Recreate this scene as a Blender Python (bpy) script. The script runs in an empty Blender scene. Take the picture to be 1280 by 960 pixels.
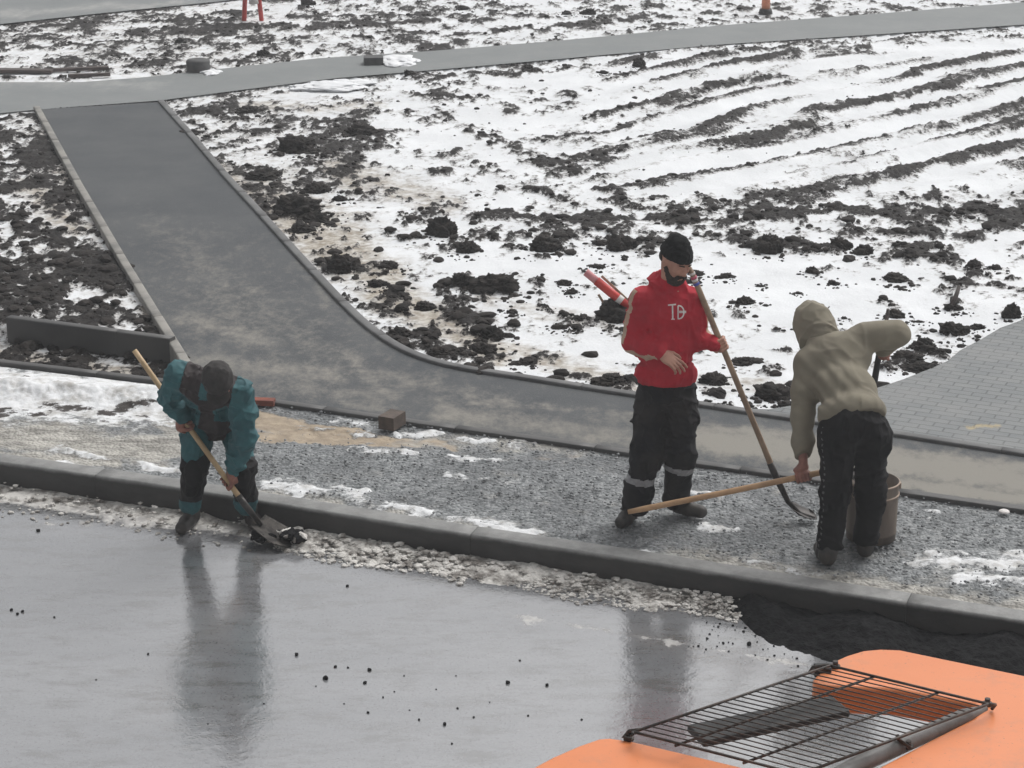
import bpy, bmesh, math, random
import numpy as np
from mathutils import Vector, Matrix
from mathutils.bvhtree import BVHTree
random.seed(7)
rng = np.random.default_rng(11)
S = bpy.context.scene
COL = S.collection
R = math.radians

# ------------------------------------------------------------------ camera
H, PITCH, F = 4.8, R(18.7), 2600.0          # height over the pavement, downward pitch, focal length (1280 px wide)
cam_d = bpy.data.cameras.new("camera")
cam_d.sensor_width = 36.0
cam_d.lens = F / 1280 * 36.0
cam_d.clip_start = 0.1
cam_d.clip_end = 2000
cam = bpy.data.objects.new("camera", cam_d)
COL.objects.link(cam)
cam.location = (0, 0, H)
cam.rotation_euler = (math.pi / 2 - PITCH, 0, 0)
S.camera = cam

# ------------------------------------------------------------------ overcast light
SUN_EL, SUN_ROT = R(54), R(44)
w = bpy.data.worlds.new("World")
S.world = w
w.use_nodes = True
nt = w.node_tree
bg = nt.nodes["Background"]
sky = nt.nodes.new("ShaderNodeTexSky")
sky.sky_type = 'NISHITA'
sky.sun_disc = False
sky.sun_elevation = SUN_EL
sky.sun_rotation = SUN_ROT
sky.dust_density = 6.0
sky.air_density = 1.0
hsv = nt.nodes.new("ShaderNodeHueSaturation")
hsv.inputs["Saturation"].default_value = 0.10
nt.links.new(sky.outputs[0], hsv.inputs["Color"])
nt.links.new(hsv.outputs[0], bg.inputs[0])
bg.inputs[1].default_value = 0.14
sd = bpy.data.lights.new("sun", 'SUN')
sd.energy = 1.0
sd.angle = R(40)
sd.color = (1.0, 0.98, 0.95)
sun = bpy.data.objects.new("sun", sd)
COL.objects.link(sun)
sdir = Vector((math.sin(SUN_ROT) * math.cos(SUN_EL), math.cos(SUN_ROT) * math.cos(SUN_EL), math.sin(SUN_EL)))
sun.rotation_euler = (-sdir).to_track_quat('-Z', 'Y').to_euler()
S.view_settings.view_transform = 'Standard'
S.view_settings.look = 'None'
S.view_settings.exposure = 0.0
S.view_settings.gamma = 1.0
S.cycles.max_bounces = 6
HAZE = 0.0035

# ------------------------------------------------------------------ photo-survey helpers (photo pixel -> point of the place)
CP, SP = math.cos(PITCH), math.sin(PITCH)
def ray(px, py):
    u, v = (px - 640) / F, (480 - py) / F
    return np.array([u, CP + v * SP, -SP + v * CP])
def G(px, py, z=0.0):
    d = ray(px, py)
    t = (z - H) / d[2]
    return np.array([d[0] * t, d[1] * t, z])
def P(px, py, y):
    d = ray(px, py)
    t = y / d[1]
    return np.array([d[0] * t, y, H + d[2] * t])
def pix(x, y, z):
    f = y * CP - (z - H) * SP
    u = y * SP + (z - H) * CP
    return 640 + F * x / f, 480 - F * u / f

# ------------------------------------------------------------------ noise
_perm = rng.permutation(4096)
_val = rng.random(4096)
def _h(*k):
    r = np.zeros(k[0].shape, dtype=np.int64)
    for a in k:
        r = _perm[(r + a) & 4095]
    return _val[r]
def vn2(x, y, seed=0):
    xi, yi = np.floor(x).astype(np.int64), np.floor(y).astype(np.int64)
    fx, fy = x - xi, y - yi
    fx, fy = fx * fx * (3 - 2 * fx), fy * fy * (3 - 2 * fy)
    s = np.full(xi.shape, seed, dtype=np.int64)
    a, b = _h(s, xi, yi), _h(s, xi + 1, yi)
    c, d = _h(s, xi, yi + 1), _h(s, xi + 1, yi + 1)
    return (a + (b - a) * fx) * (1 - fy) + (c + (d - c) * fx) * fy
def fbm(x, y, o=5, seed=0, g=0.5):
    t, a, n = 0, 1.0, 0
    for i in range(o):
        ca, sa = math.cos(i * 1.1), math.sin(i * 1.1)
        t = t + a * vn2((x * ca - y * sa) * 2 ** i + 17 * i, (x * sa + y * ca) * 2 ** i + 5 * i, seed + i)
        n += a
        a *= g
    return t / n
def vn3(p, seed=0):
    i = np.floor(p).astype(np.int64)
    f = p - i
    f = f * f * (3 - 2 * f)
    s = np.full(i.shape[0], seed, dtype=np.int64)
    o = 0
    for dx in (0, 1):
        wx = f[:, 0] if dx else 1 - f[:, 0]
        for dy in (0, 1):
            wy = f[:, 1] if dy else 1 - f[:, 1]
            for dz in (0, 1):
                wz = f[:, 2] if dz else 1 - f[:, 2]
                o = o + wx * wy * wz * _h(s, i[:, 0] + dx, i[:, 1] + dy, i[:, 2] + dz)
    return o
def sm(a, b, x):
    t = np.clip((x - a) / (b - a), 0, 1)
    return t * t * (3 - 2 * t)

# ------------------------------------------------------------------ materials
def newmat(name):
    m = bpy.data.materials.new(name)
    m.use_nodes = True
    return m, m.node_tree, m.node_tree.nodes["Principled BSDF"]
def N(nt, t, **kw):
    n = nt.nodes.new(t)
    for k, v in kw.items():
        if k.startswith('i_'):
            n.inputs[k[2:].replace('_', ' ')].default_value = v
        else:
            setattr(n, k, v)
    return n
def noise(nt, scale, detail=4, rough=0.55, vec=None, dist=0.0):
    n = N(nt, "ShaderNodeTexNoise")
    n.inputs["Scale"].default_value = scale
    n.inputs["Detail"].default_value = detail
    n.inputs["Roughness"].default_value = rough
    n.inputs["Distortion"].default_value = dist
    if vec is not None:
        nt.links.new(vec, n.inputs["Vector"])
    return n.outputs["Fac"]
def objco(nt, scale=(1, 1, 1), rot=(0, 0, 0)):
    g = N(nt, "ShaderNodeNewGeometry")
    m = N(nt, "ShaderNodeMapping")
    m.inputs["Scale"].default_value = scale
    m.inputs["Rotation"].default_value = rot
    nt.links.new(g.outputs["Position"], m.inputs["Vector"])
    return m.outputs[0]
def tcobj(nt, scale=(1, 1, 1)):
    g = N(nt, "ShaderNodeTexCoord")
    m = N(nt, "ShaderNodeMapping")
    m.inputs["Scale"].default_value = scale
    nt.links.new(g.outputs["Object"], m.inputs["Vector"])
    return m.outputs[0]
def mr(nt, fac, a, b, c=0.0, d=1.0, smooth=True):
    m = N(nt, "ShaderNodeMapRange")
    if smooth:
        m.interpolation_type = 'SMOOTHSTEP'
    for k, v in zip(("From Min", "From Max", "To Min", "To Max"), (a, b, c, d)):
        m.inputs[k].default_value = v
    nt.links.new(fac, m.inputs["Value"])
    return m.outputs["Result"]
def mix(nt, fac, a, b):
    m = N(nt, "ShaderNodeMix", data_type='RGBA')
    if isinstance(fac, (int, float)):
        m.inputs[0].default_value = fac
    else:
        nt.links.new(fac, m.inputs[0])
    for s, v in ((6, a), (7, b)):
        if isinstance(v, tuple):
            m.inputs[s].default_value = (*v[:3], 1)
        else:
            nt.links.new(v, m.inputs[s])
    return m.outputs[2]
def mth(nt, op, a, b=None, c=None):
    m = N(nt, "ShaderNodeMath", operation=op)
    for k, v in enumerate((a, b, c)):
        if v is None:
            continue
        if isinstance(v, (int, float)):
            m.inputs[k].default_value = v
        else:
            nt.links.new(v, m.inputs[k])
    return m.outputs[0]
def attr(nt, name):
    a = N(nt, "ShaderNodeAttribute", attribute_name=name)
    return a.outputs["Fac"]
def bump(nt, bsdf, h, strength=0.5, dist=0.01, prev=None):
    b = N(nt, "ShaderNodeBump")
    b.inputs["Strength"].default_value = strength
    b.inputs["Distance"].default_value = dist
    nt.links.new(h, b.inputs["Height"])
    if prev is not None:
        nt.links.new(prev, b.inputs["Normal"])
    nt.links.new(b.outputs[0], bsdf.inputs["Normal"])
    return b.outputs[0]
def simple(name, c1, c2=None, rough=0.8, scale=8.0, bscale=60.0, bstr=0.4, bdist=0.004, stretch=(1, 1, 1), lo=.35, hi=.65, metal=0.0, local=True, coat=0.0, spec=0.5):
    m, nt, b = newmat(name)
    v = tcobj(nt, stretch) if local else objco(nt, stretch)
    c2 = c2 or tuple(k * 0.75 for k in c1)
    nt.links.new(mix(nt, mr(nt, noise(nt, scale, 5, .6, v), lo, hi), c1, c2), b.inputs["Base Color"])
    b.inputs["Roughness"].default_value = rough
    b.inputs["Metallic"].default_value = metal
    b.inputs["Coat Weight"].default_value = coat
    b.inputs["Specular IOR Level"].default_value = spec
    bump(nt, b, noise(nt, bscale, 4, .6, v), bstr, bdist)
    return m

def mat_field():
    m, nt, b = newmat("snow_and_soil")
    v = objco(nt)
    mud, dirt = attr(nt, "mud"), attr(nt, "dirt")
    fine = noise(nt, 22, 7, .72, v)
    e = mth(nt, 'ADD', mud, mth(nt, 'MULTIPLY', mth(nt, 'SUBTRACT', fine, 0.5), 1.15))
    k = mr(nt, e, 0.42, 0.56)
    soil = mix(nt, mr(nt, noise(nt, 9, 6, .7, v), .35, .7), (0.010, 0.008, 0.008), (0.034, 0.029, 0.026))
    soil = mix(nt, mr(nt, noise(nt, 70, 3, .6, v), .62, .75), soil, (0.08, 0.074, 0.07))
    snow = mix(nt, mr(nt, noise(nt, 1.3, 4, .6, v), .3, .7), (0.80, 0.815, 0.83), (0.70, 0.715, 0.73))
    dcol = mix(nt, mr(nt, noise(nt, 14, 5, .65, v), .35, .65), (0.56, 0.53, 0.48), (0.30, 0.26, 0.21))
    dd = mr(nt, mth(nt, 'ADD', dirt, mth(nt, 'MULTIPLY', mth(nt, 'SUBTRACT', noise(nt, 7, 5, .6, v), .5), .9)), .25, .8)
    snow = mix(nt, dd, snow, dcol)
    # thin melt rim where soil shows through the snow
    rim = mr(nt, e, 0.28, 0.46, 0, .55)
    snow = mix(nt, rim, snow, (0.34, 0.32, 0.30))
    nt.links.new(mix(nt, k, snow, soil), b.inputs["Base Color"])
    nt.links.new(mth(nt, 'SUBTRACT', 0.75, mth(nt, 'MULTIPLY', k, 0.15)), b.inputs["Roughness"])
    b.inputs["Specular IOR Level"].default_value = 0.12
    hgt = mth(nt, 'ADD', mth(nt, 'MULTIPLY', noise(nt, 38, 5, .65, v), mth(nt, 'ADD', .35, k)), mth(nt, 'MULTIPLY', k, -0.4))
    bump(nt, b, hgt, 0.8, 0.02)
    return m
M = {}
M['field'] = mat_field()
M['clod'] = simple("frozen_soil", (0.014, 0.012, 0.011), (0.046, 0.039, 0.035), .85, 12, 45, .9, .02, local=False, spec=.25)
M['crumb'] = simple("soil_crumb", (0.014, 0.012, 0.011), (0.042, 0.036, 0.033), .9, 5, 60, .6, .01, local=False, spec=.2)

def mat_road():
    m, nt, b = newmat("wet_asphalt")
    v = objco(nt)
    big = noise(nt, 0.9, 5, .6, objco(nt, (0.5, 1.3, 1), (0, 0, R(-12))))
    c = mix(nt, mr(nt, big, .3, .7), (0.185, 0.190, 0.200), (0.248, 0.252, 0.260))
    c = mix(nt, mr(nt, noise(nt, 5, 6, .7, objco(nt, (.6, 1.6, 1))), .45, .75), c, (0.13, 0.127, 0.122))
    c = mix(nt, mr(nt, noise(nt, 75, 3, .7, v), .52, .72, 0, .55), c, (0.07, 0.07, 0.07))
    c = mix(nt, mr(nt, noise(nt, 130, 2, .6, v), .62, .75, 0, .5), c, (0.40, 0.40, 0.40))
    sl = attr(nt, "slush")
    sn = mr(nt, mth(nt, 'ADD', sl, mth(nt, 'MULTIPLY', mth(nt, 'SUBTRACT', noise(nt, 9, 6, .7, v), .5), .9)), .35, .75)
    sc = mix(nt, mr(nt, noise(nt, 12, 5, .7, v), .35, .6), (0.52, 0.50, 0.46), (0.17, 0.155, 0.14))
    nt.links.new(mix(nt, sn, c, sc), b.inputs["Base Color"])
    rr = mr(nt, noise(nt, 2.2, 5, .65, objco(nt, (.5, 1.2, 1))), .35, .7, .06, .15)
    nt.links.new(mth(nt, 'ADD', rr, mth(nt, 'MULTIPLY', sn, .5)), b.inputs["Roughness"])
    b.inputs["IOR"].default_value = 3.8
    hgt = mth(nt, 'ADD', noise(nt, 16, 4, .6, objco(nt, (1, 1, 1))), mth(nt, 'MULTIPLY', noise(nt, 75, 3, .6, v), .28))
    bump(nt, b, hgt, 0.36, 0.005)
    return m
M['road'] = mat_road()

def mat_path(name, c1, c2, dust, wet=.62, rowbump=False):
    m, nt, b = newmat(name)
    v = objco(nt)
    c = mix(nt, mr(nt, noise(nt, 1.2, 5, .6, v), .3, .7), c1, c2)
    d = attr(nt, "dust")
    dn = mth(nt, 'ADD', d, mth(nt, 'MULTIPLY', mth(nt, 'SUBTRACT', noise(nt, 5.0, 9, .80, objco(nt, (1.3, .8, 1), (0, 0, R(25)), )), .5), 2.4))
    k = mr(nt, dn, .15, 1.2)
    c = mix(nt, k, c, dust)
    c = mix(nt, mr(nt, noise(nt, 140, 2, .5, v), .55, .8, 0, .35), c, (0.30, 0.29, 0.28))
    nt.links.new(c, b.inputs["Base Color"])
    nt.links.new(mr(nt, k, 0, 1, wet, .85), b.inputs["Roughness"])
    b.inputs['Specular IOR Level'].default_value = .25
    bump(nt, b, noise(nt, 110, 3, .6, v), .5, .004)
    return m
M['path'] = mat_path("footway_asphalt", (0.056, 0.062, 0.068), (0.082, 0.087, 0.090), (0.255, 0.242, 0.215))
M['farroad'] = mat_path("far_path_asphalt", (0.19, 0.203, 0.203), (0.22, 0.23, 0.23), (0.36, 0.36, 0.35), .6)

def mat_pavers():
    m, nt, b = newmat("grey_pavers")
    a, c_ = G(880, 512), G(1280, 572)
    ang = math.atan2(c_[1] - a[1], c_[0] - a[0])
    br = N(nt, "ShaderNodeTexBrick")
    nt.links.new(objco(nt, (1, 1, 1), (0, 0, -ang)), br.inputs["Vector"])
    br.inputs["Color1"].default_value = (0.135, 0.148, 0.152, 1)
    br.inputs["Color2"].default_value = (0.17, 0.18, 0.18, 1)
    br.inputs["Mortar"].default_value = (0.085, 0.09, 0.094, 1)
    br.inputs["Scale"].default_value = 1.0
    br.inputs["Brick Width"].default_value = 0.17
    br.inputs["Row Height"].default_value = 0.082
    br.inputs["Mortar Size"].default_value = 0.006
    br.inputs["Mortar Smooth"].default_value = 0.3
    br.inputs["Bias"].default_value = 0.0
    v = objco(nt)
    c = mix(nt, mr(nt, noise(nt, 1.6, 5, .65, v), .35, .7, 0, .55), br.outputs["Color"], (0.22, 0.22, 0.215))
    yel = attr(nt, "dust")
    c = mix(nt, mr(nt, mth(nt, 'MULTIPLY', yel, noise(nt, 14, 4, .7, v)), .2, .45, 0, .6), c, (0.45, 0.34, 0.14))
    nt.links.new(c, b.inputs["Base Color"])
    b.inputs["Roughness"].default_value = .55
    n1 = bump(nt, b, mth(nt, 'SUBTRACT', 1.0, br.outputs["Fac"]), .7, .008)
    bump(nt, b, noise(nt, 90, 3, .6, v), .3, .003, n1)
    return m
M['pavers'] = mat_pavers()

def mat_gravel():
    m, nt, b = newmat("gravel_bed")
    v = objco(nt)
    vo = N(nt, "ShaderNodeTexVoronoi")
    vo.inputs["Scale"].default_value = 42
    vo.inputs["Randomness"].default_value = 1
    nt.links.new(v, vo.inputs["Vector"])
    sep = N(nt, "ShaderNodeSeparateColor")
    nt.links.new(vo.outputs["Color"], sep.inputs[0])
    st = mix(nt, sep.outputs[0], (0.12, 0.13, 0.134), (0.33, 0.34, 0.345))
    st = mix(nt, mr(nt, noise(nt, 1.7, 5, .6, v), .4, .7, 0, .6), st, (0.11, 0.115, 0.12))
    fn = mth(nt, 'SUBTRACT', noise(nt, 7, 8, .75, objco(nt, (.7, 1.1, 1))), .5)
    fn2 = mth(nt, 'SUBTRACT', noise(nt, 4, 6, .7, v), .5)
    sandk = mr(nt, mth(nt, 'ADD', attr(nt, "sand"), mth(nt, 'MULTIPLY', fn2, .7)), .35, .62)
    sand = mix(nt, mr(nt, noise(nt, 6, 5, .7, v), .35, .65), (0.42, 0.34, 0.25), (0.29, 0.235, 0.175))
    c = mix(nt, sandk, st, sand)
    slk = mr(nt, mth(nt, 'ADD', attr(nt, "grime"), mth(nt, 'MULTIPLY', fn2, 1.7)), .15, .70)
    sl = mix(nt, mr(nt, noise(nt, 8, 6, .7, objco(nt, (.5, 1.3, 1))), .35, .65), (0.50, 0.48, 0.44), (0.22, 0.21, 0.19))
    c = mix(nt, slk, c, sl)
    snk = mr(nt, mth(nt, 'ADD', attr(nt, "snow"), mth(nt, 'MULTIPLY', fn, 2.6)), .52, .85)
    c = mix(nt, snk, c, mix(nt, mr(nt, noise(nt, 6, 6, .7, v), .42, .72), (0.76, 0.77, 0.78), (0.40, 0.385, 0.36)))
    mudk = mr(nt, mth(nt, 'ADD', attr(nt, "mud"), mth(nt, 'MULTIPLY', fn, 2.4)), .50, .62)
    c = mix(nt, mudk, c, (0.045, 0.038, 0.034))
    nt.links.new(c, b.inputs["Base Color"])
    b.inputs["Roughness"].default_value = .7
    b.inputs["Specular IOR Level"].default_value = .3
    hh = mth(nt, 'ADD', mth(nt, 'MULTIPLY', mth(nt, 'SUBTRACT', 1.0, vo.outputs["Distance"]), mth(nt, 'SUBTRACT', 1.0, mth(nt, 'MAXIMUM', snk, sandk))), mth(nt, 'MULTIPLY', snk, .7))
    n1 = bump(nt, b, hh, .9, .014)
    bump(nt, b, noise(nt, 30, 5, .7, v), .6, .012, n1)
    return m
M['gravel'] = mat_gravel()
M['stone'] = simple("crushed_stone", (0.10, 0.105, 0.11), (0.34, 0.35, 0.355), .75, 22, 80, .4, .003, local=False, lo=.3, hi=.75)
M['kerb'] = simple("wet_concrete_kerb", (0.062, 0.061, 0.060), (0.082, 0.080, 0.078), .55, 1.5, 90, .5, .003, local=False)
def mat_kerbfront():
    m, nt, b = newmat("shade_painted_kerb_concrete")
    g = N(nt, "ShaderNodeNewGeometry")
    s = N(nt, "ShaderNodeSeparateXYZ")
    nt.links.new(g.outputs["Position"], s.inputs[0])
    v = objco(nt)
    # shade on the face is painted in dark, the dusty top is pale concrete
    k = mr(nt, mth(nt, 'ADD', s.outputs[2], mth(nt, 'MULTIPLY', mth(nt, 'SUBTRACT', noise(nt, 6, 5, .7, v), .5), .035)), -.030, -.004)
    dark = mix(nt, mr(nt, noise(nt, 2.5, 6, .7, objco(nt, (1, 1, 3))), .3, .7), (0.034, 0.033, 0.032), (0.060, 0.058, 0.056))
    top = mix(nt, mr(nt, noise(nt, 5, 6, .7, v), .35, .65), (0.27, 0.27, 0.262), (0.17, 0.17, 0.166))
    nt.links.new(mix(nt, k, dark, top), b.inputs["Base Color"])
    b.inputs["Roughness"].default_value = .6
    bump(nt, b, noise(nt, 80, 4, .65, v), .5, .004)
    return m
M['kerbfront'] = mat_kerbfront()
M['kerblight'] = simple("dusty_concrete_edging", (0.30, 0.285, 0.26), (0.17, 0.165, 0.155), .8, 3, 90, .5, .003, local=False)
M['kerbmid'] = simple("grey_concrete_edging", (0.15, 0.15, 0.15), (0.10, 0.10, 0.10), .7, 3, 90, .5, .003, local=False)
M['slush'] = simple("dirty_slush", (0.64, 0.62, 0.585), (0.16, 0.145, 0.13), .7, 11, 60, .8, .010, local=False, lo=.40, hi=.66)
M['tarmac'] = simple("fresh_black_asphalt", (0.005, 0.005, 0.006), (0.018, 0.018, 0.019), .9, 18, 110, 1.0, .012, local=False, spec=.12)
M['snowm'] = simple("clean_snow", (0.80, 0.81, 0.82), (0.72, 0.73, 0.75), .7, 3, 30, .3, .01, local=False)
M['wood'] = simple("ash_wood_handle", (0.50, 0.31, 0.17), (0.36, 0.22, 0.12), .55, 9, 60, .2, .002, stretch=(1, 1, 1))
M['oldwood'] = simple("worn_pole_wood", (0.33, 0.235, 0.16), (0.24, 0.165, 0.11), .6, 12, 60, .2, .002)
M['yellowwood'] = simple("pale_wood_handle", (0.55, 0.40, 0.23), (0.42, 0.29, 0.16), .55, 9, 60, .2, .002)
M['steel'] = simple("dark_tool_steel", (0.035, 0.033, 0.033), (0.07, 0.062, 0.058), .45, 20, 90, .3, .002, metal=.5)
M['skin'] = simple("skin", (0.46, 0.245, 0.175), (0.36, 0.175, 0.125), .55, 14, 90, .2, .002)
M['coldskin'] = simple("reddened_skin", (0.33, 0.145, 0.105), (0.23, 0.10, 0.075), .55, 22, 90, .2, .002)
M['red'] = simple("red_fleece", (0.46, 0.013, 0.030), (0.36, 0.010, 0.024), .85, 6, 240, .35, .002)
M['stripe'] = simple("beige_stripe", (0.50, 0.37, 0.28), (0.42, 0.29, 0.21), .8, 9, 200, .3, .002)
M['navy'] = simple("black_work_cloth", (0.007, 0.007, 0.010), (0.024, 0.021, 0.021), .8, 5, 200, .4, .002, spec=.3)
M['reflect'] = simple("grey_reflective_tape", (0.30, 0.30, 0.31), (0.22, 0.22, 0.225), .5, 30, 200, .3, .002)
M['greydot'] = simple('grey_trim', (0.13, 0.13, 0.13), (0.07, 0.07, 0.07), .7, 30, 200, .3, .002)
M['blade'] = simple('muddy_blade', (0.022, 0.020, 0.019), (0.09, 0.082, 0.075), .8, 16, 70, .6, .004, spec=.2)
M['black'] = simple("black_cotton", (0.006, 0.006, 0.007), (0.013, 0.012, 0.013), .85, 6, 200, .4, .002, spec=.25)
M['knit'] = simple("black_knit", (0.008, 0.008, 0.009), (0.018, 0.018, 0.018), .95, 30, 260, .9, .004, spec=.2)
M['beard'] = simple("dark_beard", (0.018, 0.012, 0.010), (0.04, 0.027, 0.02), .9, 60, 300, .9, .004)
M['boot'] = simple("worn_black_boot", (0.022, 0.020, 0.020), (0.055, 0.048, 0.042), .6, 14, 90, .5, .003)
M['olive'] = simple("olive_grey_fleece", (0.25, 0.225, 0.170), (0.205, 0.182, 0.138), .9, 5, 240, .4, .002)
M['teal'] = simple("teal_work_cloth", (0.030, 0.122, 0.136), (0.020, 0.082, 0.096), .75, 7, 200, .4, .002)
M['brownyoke'] = simple("dark_brown_panel", (0.040, 0.030, 0.030), (0.026, 0.020, 0.021), .8, 8, 200, .4, .002)
M['capcloth'] = simple("dark_brown_cap_cloth", (0.036, 0.032, 0.031), (0.022, 0.020, 0.019), .85, 20, 220, .5, .002)
M['white'] = simple("white_print", (0.75, 0.73, 0.70), (0.62, 0.58, 0.56), .7, 30, 100, .1, .001)
M['pink'] = simple("pink_print", (0.60, 0.12, 0.20), (0.5, .1, .16), .6, 30, 100, .1, .001)
M['bluep'] = simple("blue_print", (0.08, 0.11, 0.45), (0.07, .09, .36), .6, 30, 100, .1, .001)
M['bucket'] = simple("rusty_tan_sheet_metal", (0.18, 0.145, 0.118), (0.105, 0.083, 0.068), .5, 6, 40, .3, .003, stretch=(1, 1, .3), metal=.25)
M['rimmetal'] = simple("dull_pale_metal_band", (0.34, 0.26, 0.20), (0.25, 0.19, 0.15), .5, 12, 60, .3, .002, metal=.3)
def mat_orange():
    m, nt, b = newmat("orange_painted_panel")
    v = objco(nt)
    c = mix(nt, mr(nt, noise(nt, 2.2, 5, .6, v), .3, .7), (0.71, 0.225, 0.078), (0.68, 0.208, 0.068))
    c = mix(nt, mr(nt, noise(nt, 5, 8, .75, v), .52, .75, 0, .6), c, (0.46, 0.20, 0.11))
    c = mix(nt, mr(nt, noise(nt, 70, 3, .6, v), .64, .72, 0, .6), c, (0.24, 0.12, 0.08))
    nt.links.new(c, b.inputs["Base Color"])
    b.inputs["Roughness"].default_value = .38
    b.inputs["Coat Weight"].default_value = .08
    b.inputs["Coat Roughness"].default_value = .2
    bump(nt, b, noise(nt, 3, 3, .5, v), .12, .01)
    return m
M['orange'] = mat_orange()
M['wire'] = simple("dark_rusty_wire", (0.040, 0.036, 0.034), (0.080, 0.060, 0.050), .55, 30, 90, .4, .002, metal=.4)
M['rubber'] = simple("black_rubber", (0.014, 0.014, 0.015), (0.03, 0.03, 0.03), .6, 12, 70, .5, .003)
M['gasket'] = simple("grey_rubber_seal", (0.18, 0.175, 0.17), (0.11, 0.105, 0.10), .55, 9, 70, .4, .003)
M['redtape'] = simple("red_plastic", (0.58, 0.045, 0.035), (0.48, 0.035, 0.03), .5, 9, 60, .2, .002)
M['paleplast'] = simple("pink_faded_plastic", (0.62, 0.26, 0.27), (0.55, 0.2, 0.21), .5, 9, 60, .2, .002)
M['lath'] = simple("weathered_lath", (0.42, 0.33, 0.24), (0.30, 0.23, 0.165), .8, 20, 60, .3, .002)
M['brick'] = simple("brown_brick", (0.115, 0.088, 0.072), (0.080, 0.062, 0.053), .85, 12, 60, .6, .004)
M['redbrick'] = simple("red_brick", (0.26, 0.075, 0.045), (0.17, 0.055, 0.04), .85, 12, 60, .6, .004)
M['plank'] = simple("dark_wet_plank", (0.085, 0.062, 0.055), (0.045, 0.036, 0.033), .7, 9, 50, .5, .004, stretch=(.3, 3, 3))
M['ring'] = simple("dark_wet_concrete", (0.075, 0.075, 0.075), (0.045, 0.045, 0.045), .7, 9, 50, .5, .004)
M['orangeplast'] = simple("orange_plastic", (0.75, 0.28, 0.16), (0.65, .22, .12), .5, 9, 50, .2, .002)

# ------------------------------------------------------------------ object helpers
def link(o, parent=None):
    COL.objects.link(o)
    if parent is not None:
        o.parent = parent
        o.matrix_parent_inverse = Matrix.Translation(-parent.location)
    return o
def mesh_np(name, V, Fq, mats, parent=None, smooth=True, midx=None, attrs=None):
    me = bpy.data.meshes.new(name)
    V = np.asarray(V, dtype=np.float32)
    Fq = np.asarray(Fq, dtype=np.int32)
    k = Fq.shape[1]
    me.vertices.add(len(V))
    me.vertices.foreach_set("co", V.ravel())
    me.loops.add(Fq.size)
    me.loops.foreach_set("vertex_index", Fq.ravel())
    me.polygons.add(len(Fq))
    me.polygons.foreach_set("loop_start", np.arange(0, Fq.size, k, dtype=np.int32))
    me.polygons.foreach_set("loop_total", np.full(len(Fq), k, dtype=np.int32))
    for m in (mats if isinstance(mats, (list, tuple)) else [mats]):
        me.materials.append(m)
    if midx is not None:
        me.polygons.foreach_set("material_index", np.asarray(midx, dtype=np.int32))
    me.polygons.foreach_set("use_smooth", np.full(len(Fq), smooth))
    for kx, vv in (attrs or {}).items():
        a = me.attributes.new(kx, 'FLOAT', 'POINT')
        a.data.foreach_set("value", np.asarray(vv, dtype=np.float32).ravel())
    me.update(calc_edges=True)
    me.validate()
    return link(bpy.data.objects.new(name, me), parent)
def bm_obj(name, bm, mats, parent=None, smooth=False, bevel=0, segs=2):
    me = bpy.data.meshes.new(name)
    bmesh.ops.recalc_face_normals(bm, faces=bm.faces)
    bm.to_mesh(me)
    bm.free()
    for m in (mats if isinstance(mats, (list, tuple)) else [mats]):
        me.materials.append(m)
    if smooth:
        me.polygons.foreach_set("use_smooth", np.full(len(me.polygons), True))
    o = link(bpy.data.objects.new(name, me), parent)
    if bevel:
        md = o.modifiers.new("bevel", 'BEVEL')
        md.width = bevel
        md.segments = segs
        md.limit_method = 'ANGLE'
        md.angle_limit = R(35)
        me.polygons.foreach_set("use_smooth", np.full(len(me.polygons), True))
        md.harden_normals = True
    return o
def empty(name, loc):
    o = bpy.data.objects.new(name, None)
    o.empty_display_size = .1
    COL.objects.link(o)
    o.location = Vector([float(k) for k in loc])
    return o
def tag(o, label=None, cat=None, group=None, kind=None):
    for k, v in (("label", label), ("category", cat), ("group", group), ("kind", kind)):
        if v:
            o[k] = v
    return o
def nrm(v):
    v = np.asarray(v, float)
    return v / (np.linalg.norm(v) + 1e-12)
def bm_box(bm, c, ax, half):
    """box at c with axes ax (3 unit vectors) and half sizes"""
    vs = []
    for i in (-1, 1):
        for j in (-1, 1):
            for k in (-1, 1):
                p = np.array(c) + i * half[0] * ax[0] + j * half[1] * ax[1] + k * half[2] * ax[2]
                vs.append(bm.verts.new([float(q) for q in p]))
    for f in ((0, 1, 3, 2), (4, 6, 7, 5), (0, 4, 5, 1), (2, 3, 7, 6), (0, 2, 6, 4), (1, 5, 7, 3)):
        bm.faces.new([vs[q] for q in f])
def bm_tube(bm, pts, rad, n=10, cap=True, mat=0):
    pts = [np.array(p, float) for p in pts]
    if isinstance(rad, (int, float)):
        rad = [rad] * len(pts)
    t0 = nrm(pts[1] - pts[0])
    up = np.array([0, 0, 1.0]) if abs(t0[2]) < .9 else np.array([1.0, 0, 0])
    u = nrm(np.cross(t0, up))
    rings = []
    for i, p in enumerate(pts):
        t = nrm(pts[min(i + 1, len(pts) - 1)] - pts[max(i - 1, 0)])
        u = nrm(u - t * np.dot(u, t))
        v = np.cross(t, u)
        rings.append([bm.verts.new([float(q) for q in p + rad[i] * (math.cos(a) * u + math.sin(a) * v)]) for a in np.linspace(0, 2 * math.pi, n, endpoint=False)])
    for a, b in zip(rings, rings[1:]):
        for i in range(n):
            f = bm.faces.new([a[i], a[(i + 1) % n], b[(i + 1) % n], b[i]])
            f.material_index = mat
            f.smooth = True
    if cap:
        bm.faces.new(rings[0][::-1]).material_index = mat
        bm.faces.new(rings[-1]).material_index = mat

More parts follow.
